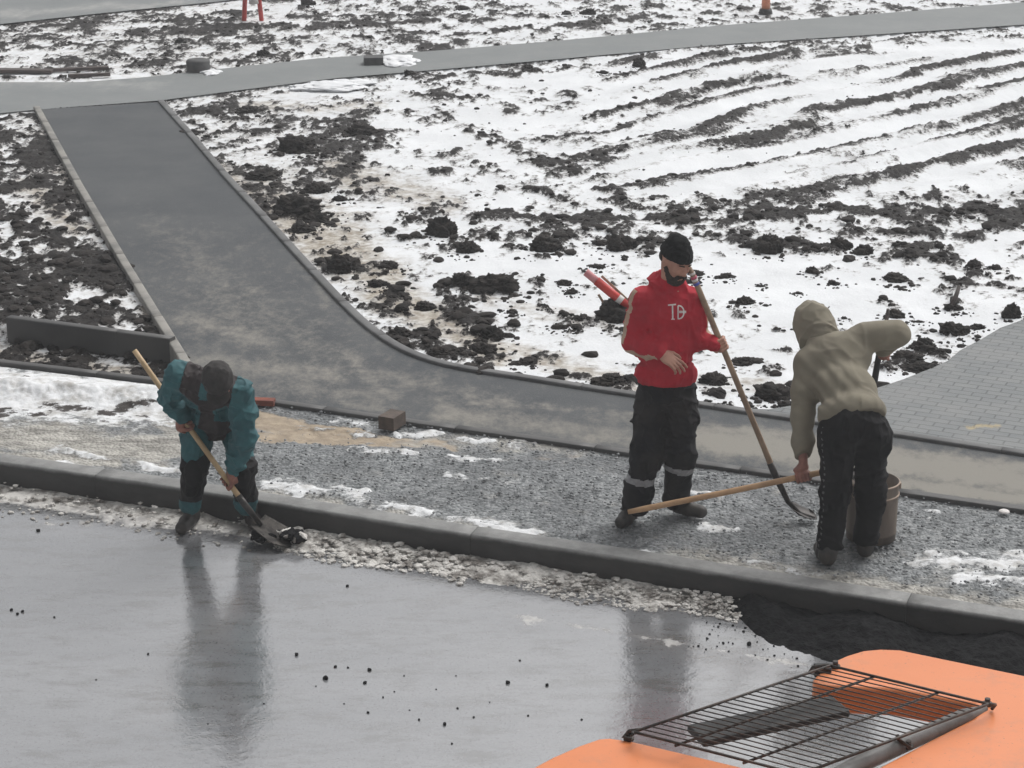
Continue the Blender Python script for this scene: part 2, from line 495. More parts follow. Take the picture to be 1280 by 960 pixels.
# ------------------------------------------------------------------ SDF bodies -> one continuous surface
def axes(fwd, up):
    f = nrm(fwd)
    r = nrm(np.cross(f, up))
    u = np.cross(r, f)
    return r, f, u
class Body:
    def __init__(s, k=0.03):
        s.p, s.cuts, s.k = [], [], k
    def cone(s, a, b, ra, rb, k=None):
        s.p.append(('c', np.array(a, float), np.array(b, float), ra, rb, k)); return s
    def ell(s, c, rad, ax=None, k=None):
        A = np.eye(3) if ax is None else np.array(ax, float)
        s.p.append(('e', np.array(c, float), A, np.array(rad, float), None, k)); return s
    def chain(s, pts, rads):
        for i in range(len(pts) - 1):
            s.cone(pts[i], pts[i + 1], rads[i], rads[i + 1])
        return s
    def cut(s, p, n):
        s.cuts.append((np.array(p, float), nrm(n))); return s
    def bounds(s):
        lo, hi = np.full(3, 1e9), np.full(3, -1e9)
        for q in s.p:
            if q[0] == 'c':
                for c, r in ((q[1], q[3]), (q[2], q[4])):
                    lo, hi = np.minimum(lo, c - r), np.maximum(hi, c + r)
            else:
                e = np.sqrt(((q[2] * q[3][:, None]) ** 2).sum(0))
                lo, hi = np.minimum(lo, q[1] - e), np.maximum(hi, q[1] + e)
        return lo - .05, hi + .05
    def ev(s, X):
        D = None
        for q in s.p:
            if q[0] == 'c':
                a, b, ra, rb = q[1:5]
                ab = b - a
                t = np.clip(((X - a) @ ab) / (ab @ ab + 1e-12), 0, 1)
                d = np.sqrt(((X - a - t[..., None] * ab) ** 2).sum(-1)) - (ra + (rb - ra) * t)
            else:
                L = (X - q[1]) @ q[2].T / q[3]
                n = np.sqrt((L ** 2).sum(-1))
                g = np.sqrt(((L / q[3]) ** 2).sum(-1)) + 1e-9
                d = n * (n - 1) / g
            if D is None:
                D = d
            else:
                k = q[5] or s.k
                h = np.clip(.5 + .5 * (D - d) / k, 0, 1)
                D = D * (1 - h) + d * h - k * h * (1 - h)
        for p, n in s.cuts:
            D = np.maximum(D, (X - p) @ n)
        return D
    def surface(s, res=.01, wr=None):
        lo, hi = s.bounds()
        n = np.ceil((hi - lo) / res).astype(int) + 1
        gx = [lo[i] + res * np.arange(n[i]) for i in range(3)]
        X = np.stack(np.meshgrid(*gx, indexing='ij'), -1).astype(np.float32).astype(float)
        D = s.ev(X.reshape(-1, 3))
        if wr is not None:
            band = np.abs(D) < .05
            D[band] += wr(X.reshape(-1, 3)[band])
            for p, nn in s.cuts:
                D = np.maximum(D, (X.reshape(-1, 3) - p) @ nn)
        D = D.reshape(n)
        ins = D < 0
        # surface nets
        cnt = np.zeros(np.array(n) - 1, int)
        for i in (0, 1):
            for j in (0, 1):
                for k in (0, 1):
                    cnt += ins[i:n[0] - 1 + i, j:n[1] - 1 + j, k:n[2] - 1 + k]
        act = (cnt > 0) & (cnt < 8)
        idx = -np.ones(act.shape, int)
        ci = np.argwhere(act)
        idx[act] = np.arange(len(ci))
        acc, w_ = np.zeros((len(ci), 3)), np.zeros(len(ci))
        cor = [(i, j, k) for i in (0, 1) for j in (0, 1) for k in (0, 1)]
        for a in cor:
            for b in cor:
                if sum(abs(p - q) for p, q in zip(a, b)) == 1 and a < b:
                    A, B = ci + a, ci + b
                    da, db = D[tuple(A.T)], D[tuple(B.T)]
                    cr = (da < 0) != (db < 0)
                    t = np.where(cr, da / np.where(cr, da - db, 1), 0)
                    acc += np.where(cr[:, None], A + t[:, None] * (B - A), 0)
                    w_ += cr
        V = lo + res * acc / w_[:, None]
        Fs = []
        for ax in range(3):
            o = [i for i in range(3) if i != ax]
            sl0, sl1 = [slice(None)] * 3, [slice(None)] * 3
            sl0[ax], sl1[ax] = slice(0, -1), slice(1, None)
            cr = ins[tuple(sl0)] != ins[tuple(sl1)]
            E = np.argwhere(cr)
            E = E[(E[:, o[0]] > 0) & (E[:, o[1]] > 0) & (E[:, o[0]] < n[o[0]] - 1) & (E[:, o[1]] < n[o[1]] - 1)]
            q = []
            for du, dv in ((0, 0), (1, 0), (1, 1), (0, 1)):
                e = E.copy()
                e[:, o[0]] -= du
                e[:, o[1]] -= dv
                q.append(idx[tuple(e.T)])
            q = np.stack(q, 1)
            fl = ins[tuple(E.T)]
            if ax == 1:
                fl = ~fl
            q[~fl] = q[~fl][:, ::-1]
            Fs.append(q)
        return V, np.concatenate(Fs)
def sdf_obj(name, body, mats, parent=None, res=.01, wr=None, face=None, extra=()):
    V, Fq = body.surface(res, wr)
    for b2, r2 in extra:
        v2, f2 = b2.surface(r2, wr if r2 > .005 else None)
        Fq = np.concatenate([Fq, f2 + len(V)])
        V = np.concatenate([V, v2])
    mi = None
    if face is not None:
        mi = face(V[Fq].mean(1))
    off = np.array(parent.location) if parent is not None else V.mean(0) * 0
    o = mesh_np(name, V, Fq, mats, parent, True, mi)
    return o
def folds(amp, f=(7, 7, 20), seed=3, warp=.5):
    def g(X):
        wv = np.stack([vn3(X * 5, seed + 5), vn3(X * 5, seed + 6), vn3(X * 5, seed + 7)], 1)
        q = X @ np.array([[.9, .3, .3], [-.25, .95, .2], [-.35, -.2, .92]])
        a = vn3(q * np.array(f) * .8 + wv * 2.2, seed)
        b = vn3(X * np.array(f)[[2, 0, 1]] * 1.5 + wv * 2 + 9.1, seed + 1)
        c = vn3(X * 40, seed + 2)
        rd_ = lambda t: np.clip(1 - 4.5 * np.abs(t - .5), 0, 1) ** 1.5
        d = vn3(q * np.array(f) * 2.0 + wv * 2.5 + 3.3, seed + 3)
        return -amp * (.75 * rd_(a) + .60 * rd_(b) + .30 * rd_(d) + .14 * (c - .5) - .35)
    return g
def hand_grip(Bd, c, h, s, r=.016, wrist=None, sc=1.0, flip=1):
    """closed hand round a handle: c on the handle axis, h the handle direction, s the side the palm is on"""
    h, s = nrm(h), np.asarray(s, float)
    s = nrm(s - h * np.dot(s, h))
    t = np.cross(h, s) * flip
    c = np.array(c, float)
    Rr = r + .010
    def at(a, o, rr=Rr):
        a = R(a)
        return c + h * o + rr * (math.cos(a) * s + math.sin(a) * t)
    for i in range(4):
        o = (1.5 - i) * .0205 * sc
        ln = (1.0, 1.08, 1.03, .86)[i]
        pts = [at(-35, o * .95, Rr + .012), at(30, o, Rr + .008), at(30 + 62 * ln, o, Rr + .004), at(30 + 118 * ln, o, Rr), at(30 + 165 * ln, o, Rr)]
        rd = [.0105, .0100, .0092, .0085, .0078]
        for a, b, ra, rb in zip(pts, pts[1:], rd, rd[1:]):
            Bd.cone(a, b, ra * sc, rb * sc, .006)
    Bd.ell(at(-40, 0, Rr + .016), (.044 * sc, .017 * sc, .036 * sc), (h, nrm(at(-40, 0, 1) - c), nrm(np.cross(h, at(-40, 0, 1) - c))), .012)
    tb = at(-75, .022, Rr + .014)
    for a, b, ra, rb in zip([tb, at(-110, .040), at(-160, .046)], [at(-110, .040), at(-160, .046), at(-205, .040, Rr)], [.013, .011, .0098], [.011, .0098, .0085]):
        Bd.cone(a, b, ra * sc, rb * sc, .006)
    if wrist is not None:
        Bd.cone(at(-55, 0, Rr + .020), wrist, .024 * sc, .026 * sc, .02)
def hand_open(Bd, wrist, d, nrmal, sc=1.0, curl=22, thumb=1):
    """relaxed hand: d the direction of the fingers, nrmal the back of the hand"""
    d = nrm(d)
    n = nrm(np.asarray(nrmal, float) - d * np.dot(nrmal, d))
    s = np.cross(d, n) * thumb
    w_ = np.array(wrist, float)
    Bd.cone(w_ - d * .03, w_ + d * .02, .025 * sc, .024 * sc, .02)
    Bd.ell(w_ + d * .050, (.040 * sc, .050 * sc, .015 * sc), (s, d, n), .015)
    for i in range(4):
        o = (1.5 - i) * .0205 * sc
        L = np.array((.040, .026, .021)) * (.95, 1.06, 1.0, .80)[i] * sc
        p = w_ + d * .086 * sc + s * o * .9
        Bd.cone(w_ + d * .045 + s * o * .7, p, .011 * sc, .0098 * sc, .008)
        a = 8 + i * 5
        for j in range(3):
            q = p + L[j] * (math.cos(R(a)) * d - math.sin(R(a)) * n + s * (1.5 - i) * .05)
            Bd.cone(p, q, (.0095 - .001 * j) * sc, (.0086 - .001 * j) * sc, .004)
            p = q
            a += curl * (1 + .25 * i)
    p0 = w_ + d * .018 + s * .026
    p1 = w_ + d * .050 + s * .052 - n * .012
    p2 = w_ + d * .078 + s * .060 - n * .022
    p3 = w_ + d * .098 + s * .058 - n * .026
    Bd.cone(p0, p1, .014 * sc, .012 * sc, .01); Bd.cone(p1, p2, .011 * sc, .0095 * sc, .005); Bd.cone(p2, p3, .0095 * sc, .008 * sc, .004)
def head(Bd, c, fwd, up, sc=1.0):
    r, f, u = axes(fwd, up)
    A = (r, f, u)
    L = lambda x, y, z: np.array(c) + sc * (r * x + f * y + u * z)
    E = lambda x, y, z, a, b, cc, k: Bd.ell(L(x, y, z), (a * sc, b * sc, cc * sc), A, k)
    E(0, -.012, .025, .075, .093, .088, .02)
    E(0, .030, -.035, .058, .062, .075, .03)
    E(0, .060, -.085, .030, .028, .024, .03)
    E(0, .078, .028, .050, .014, .010, .012)
    Bd.cone(L(0, .086, .018), L(0, .106, -.022), .008 * sc, .013 * sc, .008)
    for s_ in (-1, 1):
        E(s_ * .011, .098, -.024, .008, .010, .007, .006)
        E(s_ * .030, .078, .006, .014, .010, .009, .006)
        E(s_ * .045, .060, -.018, .020, .022, .018, .02)
        E(s_ * .076, -.004, -.004, .007, .018, .030, .006)
    E(0, .090, -.047, .022, .008, .005, .005)
    E(0, .088, -.057, .019, .009, .006, .005)
    return L

def shoe(Bd, heel, toe, top, r=.042):
    heel, toe = np.array(heel, float), np.array(toe, float)
    m = (heel + toe) / 2
    Bd.cone(heel, m, r, r * .98); Bd.cone(m, toe, r * .98, r * .86)
    Bd.cone(heel + (0, 0, .03), top, r * 1.08, r * 1.25)
    Bd.cut((0, 0, heel[2] - r * .9), (0, 0, -1))
    return Bd
# ================================================================== GROUND
def line_w(pts, z=0.0, n=60):
    """survey polyline (photo pixels on the ground) -> evenly resampled line in the place"""
    W = np.array([G(a, b, z)[:2] for a, b in pts])
    d = np.r_[0, np.cumsum(np.linalg.norm(np.diff(W, axis=0), axis=1))]
    t = np.linspace(0, d[-1], n)
    return np.stack([np.interp(t, d, W[:, 0]), np.interp(t, d, W[:, 1])], 1)
def smooth_line(L, it=6):
    L = L.copy()
    for _ in range(it):
        L[1:-1] = L[1:-1] * .5 + (L[:-2] + L[2:]) * .25
    return L
def inpoly(x, y, poly):
    c = np.zeros(x.shape, bool)
    j = len(poly) - 1
    for i in range(len(poly)):
        xi, yi, xj, yj = *poly[i], *poly[j]
        if yi != yj:
            c ^= ((yi > y) != (yj > y)) & (x < (xj - xi) * (y - yi) / (yj - yi) + xi)
        j = i
    return c
def seg_field(px, py, strokes, sy=2.3):
    """soft dark bands: each stroke is x0,y0,x1,y1,half width,strength in survey pixels of the ground plan"""
    o = np.zeros(px.shape)
    ox, oy = px, py
    px = ox + 34 * (fbm(ox / 26, oy / 11, 4, 71, .6) - .5)
    py = oy + 15 * (fbm(ox / 26, oy / 11, 4, 75, .6) - .5)
    for x0, y0, x1, y1, wd, st in strokes:
        mrg = wd * 2.6
        s = (px > min(x0, x1) - mrg) & (px < max(x0, x1) + mrg) & (py > min(y0, y1) - mrg) & (py < max(y0, y1) + mrg)
        if not s.any():
            continue
        a, b = np.array([x0, y0 * sy]), np.array([x1, y1 * sy])
        ab = b - a
        X = px[s] - a[0]
        Y = py[s] * sy - a[1]
        t = np.clip((X * ab[0] + Y * ab[1]) / (ab @ ab + 1e-6), 0, 1)
        d = np.hypot(X - t * ab[0], Y - t * ab[1]) / (wd * 1.25)
        o[s] = np.maximum(o[s], st * np.exp(-d ** 2 * 1.1)) if st > 0 else np.minimum(o[s], st * np.exp(-d ** 2 * 1.1))
    return o
def loft(name, A, B, nv, z, mat, attrs=None, zf=None, kind="structure", label=None):
    n = len(A)
    v = np.linspace(0, 1, nv)
    XY = A[:, None, :] * (1 - v)[None, :, None] + B[:, None, :] * v[None, :, None]
    x, y = XY[..., 0].ravel(), XY[..., 1].ravel()
    Z = np.full(x.shape, float(z))
    px, py = pix(x, y, Z)
    if zf is not None:
        Z = Z + zf(x, y, px, py, np.tile(v, n), np.repeat(np.linspace(0, 1, n), nv))
    i = np.arange(n * nv).reshape(n, nv)
    Fq = np.stack([i[:-1, :-1], i[1:, :-1], i[1:, 1:], i[:-1, 1:]], -1).reshape(-1, 4)
    at = {k: f(x, y, px, py, np.tile(v, n)) for k, f in (attrs or {}).items()}
    o = mesh_np(name, np.stack([x, y, Z], 1), Fq, mat, attrs=at)
    if o.data.polygons[0].normal.z < 0:
        o.data.flip_normals()
    return tag(o, kind=kind, label=label)

# far-reaching base ground under everything
bm = bmesh.new()
Rg = 700
nq = 24
cs = np.linspace(-1, 1, nq + 1)
vs = [[bm.verts.new((float(a) * Rg, float(b) * Rg + 20, -.42)) for b in cs] for a in cs]
for i in range(nq):
    for j in range(nq):
        bm.faces.new([vs[i][j], vs[i + 1][j], vs[i + 1][j + 1], vs[i][j + 1]])
base = bm_obj("ground", bm, M['field'])
a_ = base.data.attributes.new("mud", 'FLOAT', 'POINT')
a_.data.foreach_set("value", np.full(len(base.data.vertices), .25, dtype=np.float32))
tag(base, kind="structure")

# survey outlines
RAMP_L = [(50, 137), (104, 235), (160, 330), (200, 395), (228, 440), (256, 487)]
RAMP_R = [(197, 128), (236, 172), (278, 222), (322, 270), (372, 326), (420, 378), (450, 407), (480, 430), (512, 447), (560, 462), (640, 474), (740, 490), (880, 511), (1060, 538), (1280, 572), (1480, 602)]
WALK_F = [(256, 487), (330, 500), (400, 510), (530, 529), (700, 552), (800, 567), (870, 578), (1060, 605), (1280, 636), (1480, 664)]
KERB_T = [(-300, 534), (0, 577), (200, 606), (320, 625), (560, 664), (800, 700), (1030, 737), (1280, 776), (1600, 826)]
FAR_LO = [(-900, 262), (-220, 172), (0, 142), (50, 137), (200, 126), (300, 113), (420, 98), (540, 88), (700, 74), (900, 56), (1100, 43), (1280, 31), (1560, 12)]
FAR_HI = [(-900, 160), (-220, 118), (0, 103), (100, 103), (180, 97), (260, 88), (400, 73), (540, 64), (700, 51), (900, 32), (1100, 17), (1280, 3), (1560, -22)]
PAV_TOP = [(1106, 484), (1130, 476), (1160, 464), (1185, 453), (1200, 440), (1225, 427), (1250, 412), (1275, 403), (1310, 392), (1480, 352)]
THIN = [(-300, 416), (0, 456), (60, 463), (195, 479), (256, 488)]
BOARD = [(8, 408), (213, 435)]

kf = smooth_line(line_w(KERB_T, -.0, 400), 20)
def offs(L, d):
    t = np.gradient(L, axis=0)
    t /= np.linalg.norm(t, axis=1)[:, None]
    return L + d * np.stack([-t[:, 1], t[:, 0]], 1)      # + = away from the road
kb = offs(kf, .15)
wf = line_w(WALK_F, 0, 300)
wf = np.concatenate([wf[:1], wf])
thin = line_w(THIN, 0, 80)
allw = np.concatenate([thin[:-1], wf[1:]])

def resamp(L, n):
    d = np.r_[0, np.cumsum(np.linalg.norm(np.diff(L, axis=0), axis=1))]
    t = np.linspace(0, d[-1], n)
    return np.stack([np.interp(t, d, L[:, 0]), np.interp(t, d, L[:, 1])], 1)
# road: from the kerb foot towards (and beneath) the camera
ROADZ = -.17
ra = resamp(offs(kf, .06), 260)
rb = ra + np.array([-1.2, -14.0])
def road_slush(x, y, px, py, v):
    d = v * 14
    wd = .17 + .10 * sm(-1, -4.5, x) + .05 * fbm(x * 1.5, y * 1.5, 3, 5)
    return 1.15 * (1 - sm(wd * .55, wd * 1.6, d)) + .32 * (1 - sm(0, .75, d)) + seg_field(px, py, [(640, 770, 1000, 830, 14, .55), (60, 655, 240, 655, 10, .5)])
vv = np.linspace(0, 1, 160) ** 1.6
o = loft("road", ra, rb, 160, ROADZ, M['road'], attrs={"slush": road_slush})
# side skirts of road beyond the frame are covered by the base ground

# gravel strip between the kerb and the footway
ga, gb = resamp(kb, 700), resamp(offs(allw, -.02), 700)
SNOWS = [(-60, 488, 200, 500, 26, 1.3), (-60, 470, 120, 482, 14, 1.2), (120, 485, 215, 500, 16, 1.2),
         (75, 560, 130, 572, 5, .8), (180, 580, 225, 586, 5, .9), (60, 577, 90, 580, 3, .8), (330, 604, 400, 614, 6, .75), (420, 608, 460, 614, 4, .8),
         (440, 560, 520, 566, 3, .7), (350, 600, 520, 640, 8, .62), (480, 630, 540, 640, 7, .85), (560, 645, 640, 655, 6, .7), (600, 655, 670, 664, 5, .8),
         (380, 535, 470, 542, 5, .8), (500, 540, 545, 540, 4, .85), (575, 548, 620, 548, 4, .8), (560, 568, 620, 572, 4, .75), (640, 552, 670, 553, 3, .8), (420, 520, 460, 530, 5, .65),
         (780, 690, 840, 694, 5, .72), (860, 615, 900, 622, 4, .75), (880, 655, 920, 660, 4, .7), (1150, 700, 1270, 706, 9, .8), (1200, 722, 1280, 726, 7, .85), (1160, 690, 1200, 690, 5, .75),
         (940, 700, 1020, 720, 7, .6), (1010, 745, 1100, 757, 6, .6), (1130, 640, 1180, 640, 3, .6), (690, 676, 760, 686, 5, .75), (560, 590, 640, 600, 4, .55), (1240, 690, 1290, 700, 8, .8)]
MUDS = [(-20, 512, 45, 514, 9, .62), (60, 508, 100, 512, 12, .66), (112, 512, 150, 514, 10, .60), (160, 510, 208, 504, 11, .64), (0, 473, 40, 476, 4, .5), (-20, 522, 200, 520, 7, .42)]
GRIME = [(-80, 535, 200, 560, 24, .95), (-60, 560, 140, 575, 10, .7), (190, 520, 240, 560, 14, .6), (320, 610, 700, 680, 10, .45), (860, 700, 1280, 760, 22, .55), (640, 545, 760, 560, 12, .5), (700, 680, 900, 715, 9, .5), (480, 545, 700, 560, 12, .4)]
SAND = [(305, 520, 420, 542, 20, 1.0), (330, 545, 520, 552, 12, .9), (400, 530, 560, 556, 10, .7), (600, 572, 720, 566, 8, .4)]
def g_z(x, y, px, py, v, u):
    b = .012 * (fbm(x * 3, y * 3, 4, 3) - .5) + .014 * (fbm(x * 22, y * 22, 3, 4) - .5) - .012
    s = seg_field(px, py, SNOWS)
    bank = seg_field(px, py, [(-200, 470, 210, 500, 16, 1.0)])
    e = np.clip(np.minimum(v, 1 - v) * 30, 0, 1)
    return (b + .02 * s + .06 * bank * (1 - sm(.985, 1, v)) * (.7 + .6 * fbm(x * 2.5, y * 2.5, 4, 8)) - .016 * (1 - sm(0, .05, v))) * (0.25 + .75 * e)
loft("gravel_strip", ga, gb, 110, -.004, M['gravel'], attrs={
    "snow": lambda x, y, px, py, v: .10 + seg_field(px, py, [(a, b, c, d, w_ * 1.9, s_) for a, b, c, d, w_, s_ in SNOWS], 1.8) - .2 * seg_field(px, py, SAND), "mud": lambda x, y, px, py, v: seg_field(px, py, MUDS),
    "grime": lambda x, y, px, py, v: .08 + seg_field(px, py, GRIME, 1.6), "sand": lambda x, y, px, py, v: seg_field(px, py, SAND, 2.0)}, zf=g_z)

# footway: ramp and the walkway it runs into, one asphalt sheet
far_r = line_w(RAMP_R, 0, 420)
near_l = np.concatenate([line_w(RAMP_L, 0, 150), wf[2:]])
idx_c = 150
# the walkway part and the ramp part are paired so that the sheet does not fold
rr = smooth_line(far_r, 25)
cpt = int(np.argmin(np.abs(np.linalg.norm(rr - G(500, 440)[:2], axis=1))))
A1, A2 = resamp(near_l[:150], 220), resamp(near_l[149:], 330)
B1, B2 = resamp(rr[:cpt + 1], 220), resamp(rr[cpt:], 330)
PA, PB = np.concatenate([A1, A2[1:]]), np.concatenate([B1, B2[1:]])
DUST = [(150, 240, 260, 330, 22, .42), (230, 300, 300, 400, 26, .42), (235, 400, 330, 425, 16, .85), (250, 450, 420, 470, 16, .75), (320, 480, 480, 500, 10, .6), (430, 440, 490, 500, 9, .75), (430, 505, 480, 512, 6, .8), (300, 360, 400, 440, 14, .42),
        (560, 515, 860, 560, 18, 1.1), (600, 500, 800, 520, 8, .9), (480, 470, 620, 500, 10, .6), (740, 520, 900, 545, 14, .9), (880, 550, 1320, 606, 26, 2.2), (900, 536, 1300, 590, 12, 1.7), (1000, 590, 1320, 628, 14, 2.0), (740, 545, 880, 560, 14, 1.3), (380, 330, 420, 400, 6, .5)]
loft("footway", PA, PB, 26, .004, M['path'], attrs={"dust": lambda x, y, px, py, v: np.clip(seg_field(px, py, DUST, 1.6) * 1.0 * .58 - .75 * (1 - sm(150, 300, py)) + .08 + .20 * sm(230, 380, py) * sm(700, 560, px), -.8, 1.6)})

loft("far_path", line_w(FAR_LO, 0, 200), line_w(FAR_HI, 0, 200), 24, .004, M['farroad'], attrs={"dust": lambda x, y, px, py, v: seg_field(px, py, [(-100, 100, 200, 105, 14, .5)]) + .1})
pb = [(1090, 540), (1130, 546), (1160, 551), (1185, 555), (1200, 557), (1225, 561), (1250, 565), (1275, 569), (1310, 574), (1480, 600)]
pt = line_w(PAV_TOP, 0, 120)
pbl = resamp(far_r[np.linalg.norm(far_r - G(1080, 541)[:2], axis=1).argmin():] , 120)
loft("paved_area", pbl, pt, 40, .014, M['pavers'], attrs={"dust": lambda x, y, px, py, v: seg_field(px, py, [(1205, 533, 1245, 533, 7, 1.0), (1180, 500, 1200, 500, 5, .3)])})
# wedge of the pavers left of the big man, between the walkway and the snow
wl = resamp(far_r[np.linalg.norm(far_r - G(905, 514)[:2], axis=1).argmin():np.linalg.norm(far_r - G(1080, 541)[:2], axis=1).argmin() + 1], 40)
wt = line_w([(905, 512), (960, 514), (1010, 506), (1060, 498), (1106, 484)], 0, 40)
loft("paved_area", wl, wt, 10, .014, M['pavers'], attrs={"dust": lambda x, y, px, py, v: 0 * x})
# far left: strip of the next road at the very edge of the field
loft("far_road", line_w([(-200, 40), (0, 31), (120, 18), (260, 4), (420, -14)], 0, 60), line_w([(-200, 8), (0, -2), (120, -12), (260, -26), (420, -40)], 0, 60), 14, .010,
     M['farroad'], attrs={"dust": lambda x, y, px, py, v: seg_field(px, py, [(-50, 22, 230, 2, 9, .9)])})

# ------------------------------------------------------------------ snowy field with turned soil
xs = np.arange(-10.5, 11.2, .0145)
ys = [10.9]
while ys[-1] < 39:
    ys.append(ys[-1] + max(.013, ys[-1] ** 2 / (H * F) * 1.15))
ys = np.array(ys)
Xg, Yg = np.meshgrid(xs, ys)
x, y = Xg.ravel(), Yg.ravel()
px, py = pix(x, y, 0 * x)
pave = np.concatenate([rr, np.array([[rr[-1][0], rr[-1][1] - 9], [-14, 2.0], [-14, G(0, 456)[1]]]), thin[1:-1], line_w(RAMP_L, 0, 60)[::-1]])
paved = inpoly(x, y, pave)
farp = inpoly(x, y, np.concatenate([line_w(FAR_LO, 0, 80), line_w(FAR_HI, 0, 80)[::-1]]))
far2 = inpoly(x, y, np.concatenate([line_w([(-200, 40), (0, 31), (120, 18), (260, 4), (420, -14)], 0, 30), line_w([(-200, 8), (0, -2), (120, -12), (260, -26), (420, -40)], 0, 30)[::-1]]))
ppoly = np.concatenate([wt, pt, pbl[::-1], wl[::-1]])
pavd = inpoly(x, y, ppoly)
lowbed = inpoly(x, y, np.array([G(a, b)[:2] for a, b in [(-300, 366), (8, 405), (213, 432), (240, 465), (256, 488), (195, 480), (0, 457), (-300, 417)]]))

# furrows: run from lower left to upper right over the right part of the field
f0, f1 = G(800, 172)[:2], G(1280, 62)[:2]
fd = nrm(f1 - f0)
fn = np.array([-fd[1], fd[0]])
warp = (fbm(x * .35, y * .35, 3, 21) - .5) * 1.0
bend = np.clip((900 - px) / 500, 0, 1)
s_ = (x * fn[0] + y * fn[1]) + warp + bend ** 2 * (x - G(900, 150)[0]) * -.45
t_ = x * fd[0] + y * fd[1]
ridge = .5 + .5 * np.sin(s_ * 2 * math.pi / .62 + 2.2 * fbm(s_ * .7, t_ * .25, 3, 33))
ridge2 = .5 + .5 * np.sin(s_ * 2 * math.pi / .55 + 1.7)
streak = fbm(s_ * 3.4, t_ * .38, 4, 31)
furR = sm(600, 880, px) * sm(262, 215, py) * sm(50, 75, py)
fur = furR * (ridge * .50 + ridge2 * .12 + streak * 1.9 - 1.22)
n1 = fbm(x * 1.1, y * .9, 5, 1)
n2 = fbm(x * 4.2, y * 2.6, 5, 2, .55)
n3 = fbm(x * 13, y * 8, 4, 6, .6)
STR = [(585, 262, 720, 268, 6, .75), (700, 268, 900, 276, 8, .85), (880, 280, 1010, 262, 9, .7), (1000, 262, 1290, 262, 10, .8), (1120, 212, 1290, 172, 13, .85), (1170, 200, 1290, 150, 7, .6), (990, 240, 1120, 200, 7, .7), (860, 235, 1010, 205, 6, .6),
       (760, 245, 880, 242, 6, .65), (690, 215, 760, 205, 5, .6), (740, 232, 900, 225, 5, .65), (1150, 300, 1290, 270, 7, .5), (620, 290, 1000, 300, 9, .42), (1100, 285, 1290, 300, 10, .45), (1190, 345, 1290, 365, 7, .75), (1140, 340, 1230, 340, 5, .4),
       (1090, 345, 1150, 352, 4, .65), (1060, 372, 1120, 380, 3, .6), (1110, 435, 1180, 440, 5, .7), (905, 430, 1000, 435, 5, .55), (600, 200, 760, 195, 5, .5), (690, 168, 790, 158, 3.5, .75), (775, 172, 850, 160, 3.5, .75), (860, 178, 1030, 150, 4, .7), (890, 150, 1080, 128, 4, .7), (880, 105, 990, 92, 3, .6), (940, 120, 1280, 78, 2.6, .7), (1020, 135, 1290, 96, 3, .75), (1090, 172, 1180, 150, 4, .7),
       (700, 30, 760, 28, 5, .8), (560, 42, 740, 30, 3, .75), (400, 28, 520, 28, 4, .75), (400, 20, 560, 14, 3, .5), (110, 28, 250, 22, 3, .75), (160, 40, 340, 30, 4, .65), (10, 60, 160, 46, 2.5, .65), (200, 35, 320, 38, 5, .6), (120, 76, 280, 60, 1.8, .5), (-30, 24, 60, 22, 4, .8), (-30, 38, 150, 26, 2.5, .7),
       (440, 108, 560, 96, 2.5, .8), (560, 94, 720, 82, 2.4, .85), (720, 80, 900, 64, 2.6, .75), (900, 62, 1280, 36, 1.8, .7), (505, 118, 580, 116, 3.5, .75), (660, 138, 720, 130, 3, .6), (700, 126, 800, 118, 3, .5),
       (-20, 148, 50, 146, 7, .95), (0, 158, 30, 200, 6, .7), (20, 195, 70, 200, 6, .7), (30, 225, 80, 235, 8, .65), (60, 300, 130, 310, 12, .75), (90, 325, 150, 360, 13, .8), (20, 345, 90, 380, 9, .7), (120, 375, 180, 400, 8, .7), (100, 215, 110, 260, 4, .55), (0, 260, 60, 290, 7, .4),
       (210, 135, 300, 135, 8, .55), (230, 150, 320, 165, 6, .5), (300, 205, 350, 215, 4, .35), (375, 235, 380, 280, 6, .3), (390, 320, 470, 340, 8, .35), (470, 380, 560, 410, 8, .3), (530, 430, 700, 450, 8, .5), (700, 460, 820, 485, 8, .6), (820, 478, 1000, 490, 10, .4), (430, 285, 500, 290, 6, .5), (450, 200, 560, 215, 7, .42), (520, 262, 620, 262, 3, .3),
       (560, 455, 900, 505, 4, .6), (400, 370, 520, 440, 4, .45)]
SNW = [(560, 320, 720, 330, 16, -.5), (900, 330, 1100, 400, 24, -.62), (860, 350, 980, 340, 22, -.6), (1100, 345, 1170, 400, 14, -.35), (1210, 305, 1280, 290, 9, -.7), (1150, 238, 1260, 215, 6, -.8), (1160, 150, 1240, 125, 6, -.7), (860, 240, 980, 225, 4, -.5), (1060, 275, 1100, 268, 4, -.4),
       (560, 100, 760, 96, 8, -.45), (590, 150, 700, 145, 10, -.4), (480, 140, 640, 200, 14, -.30), (1010, 470, 1160, 470, 14, -.5), (1130, 410, 1270, 395, 10, -.25), (80, 170, 110, 210, 9, -.4), (120, 270, 145, 300, 7, -.5), (0, 90, 180, 92, 5, -.8), (200, 100, 60, 100, 4, -.5), (590, 250, 700, 240, 8, -.2), (640, 380, 760, 440, 18, -.35), (70, 12, 200, 10, 3, -.3), (270, 8, 480, 4, 5, -.3), (300, 125, 460, 100, 3, -.5), (850, 90, 1280, 52, 6, -.6), (1100, 60, 1280, 50, 5, -.5), (640, 105, 860, 100, 6, -.4)]
iso = 1 - .72 * furR
mud = .345 + (n1 - .5) * .45 + (n2 - .5) * 1.10 * iso + (n3 - .5) * .95 * (1 - .4 * furR) - .02 * furR
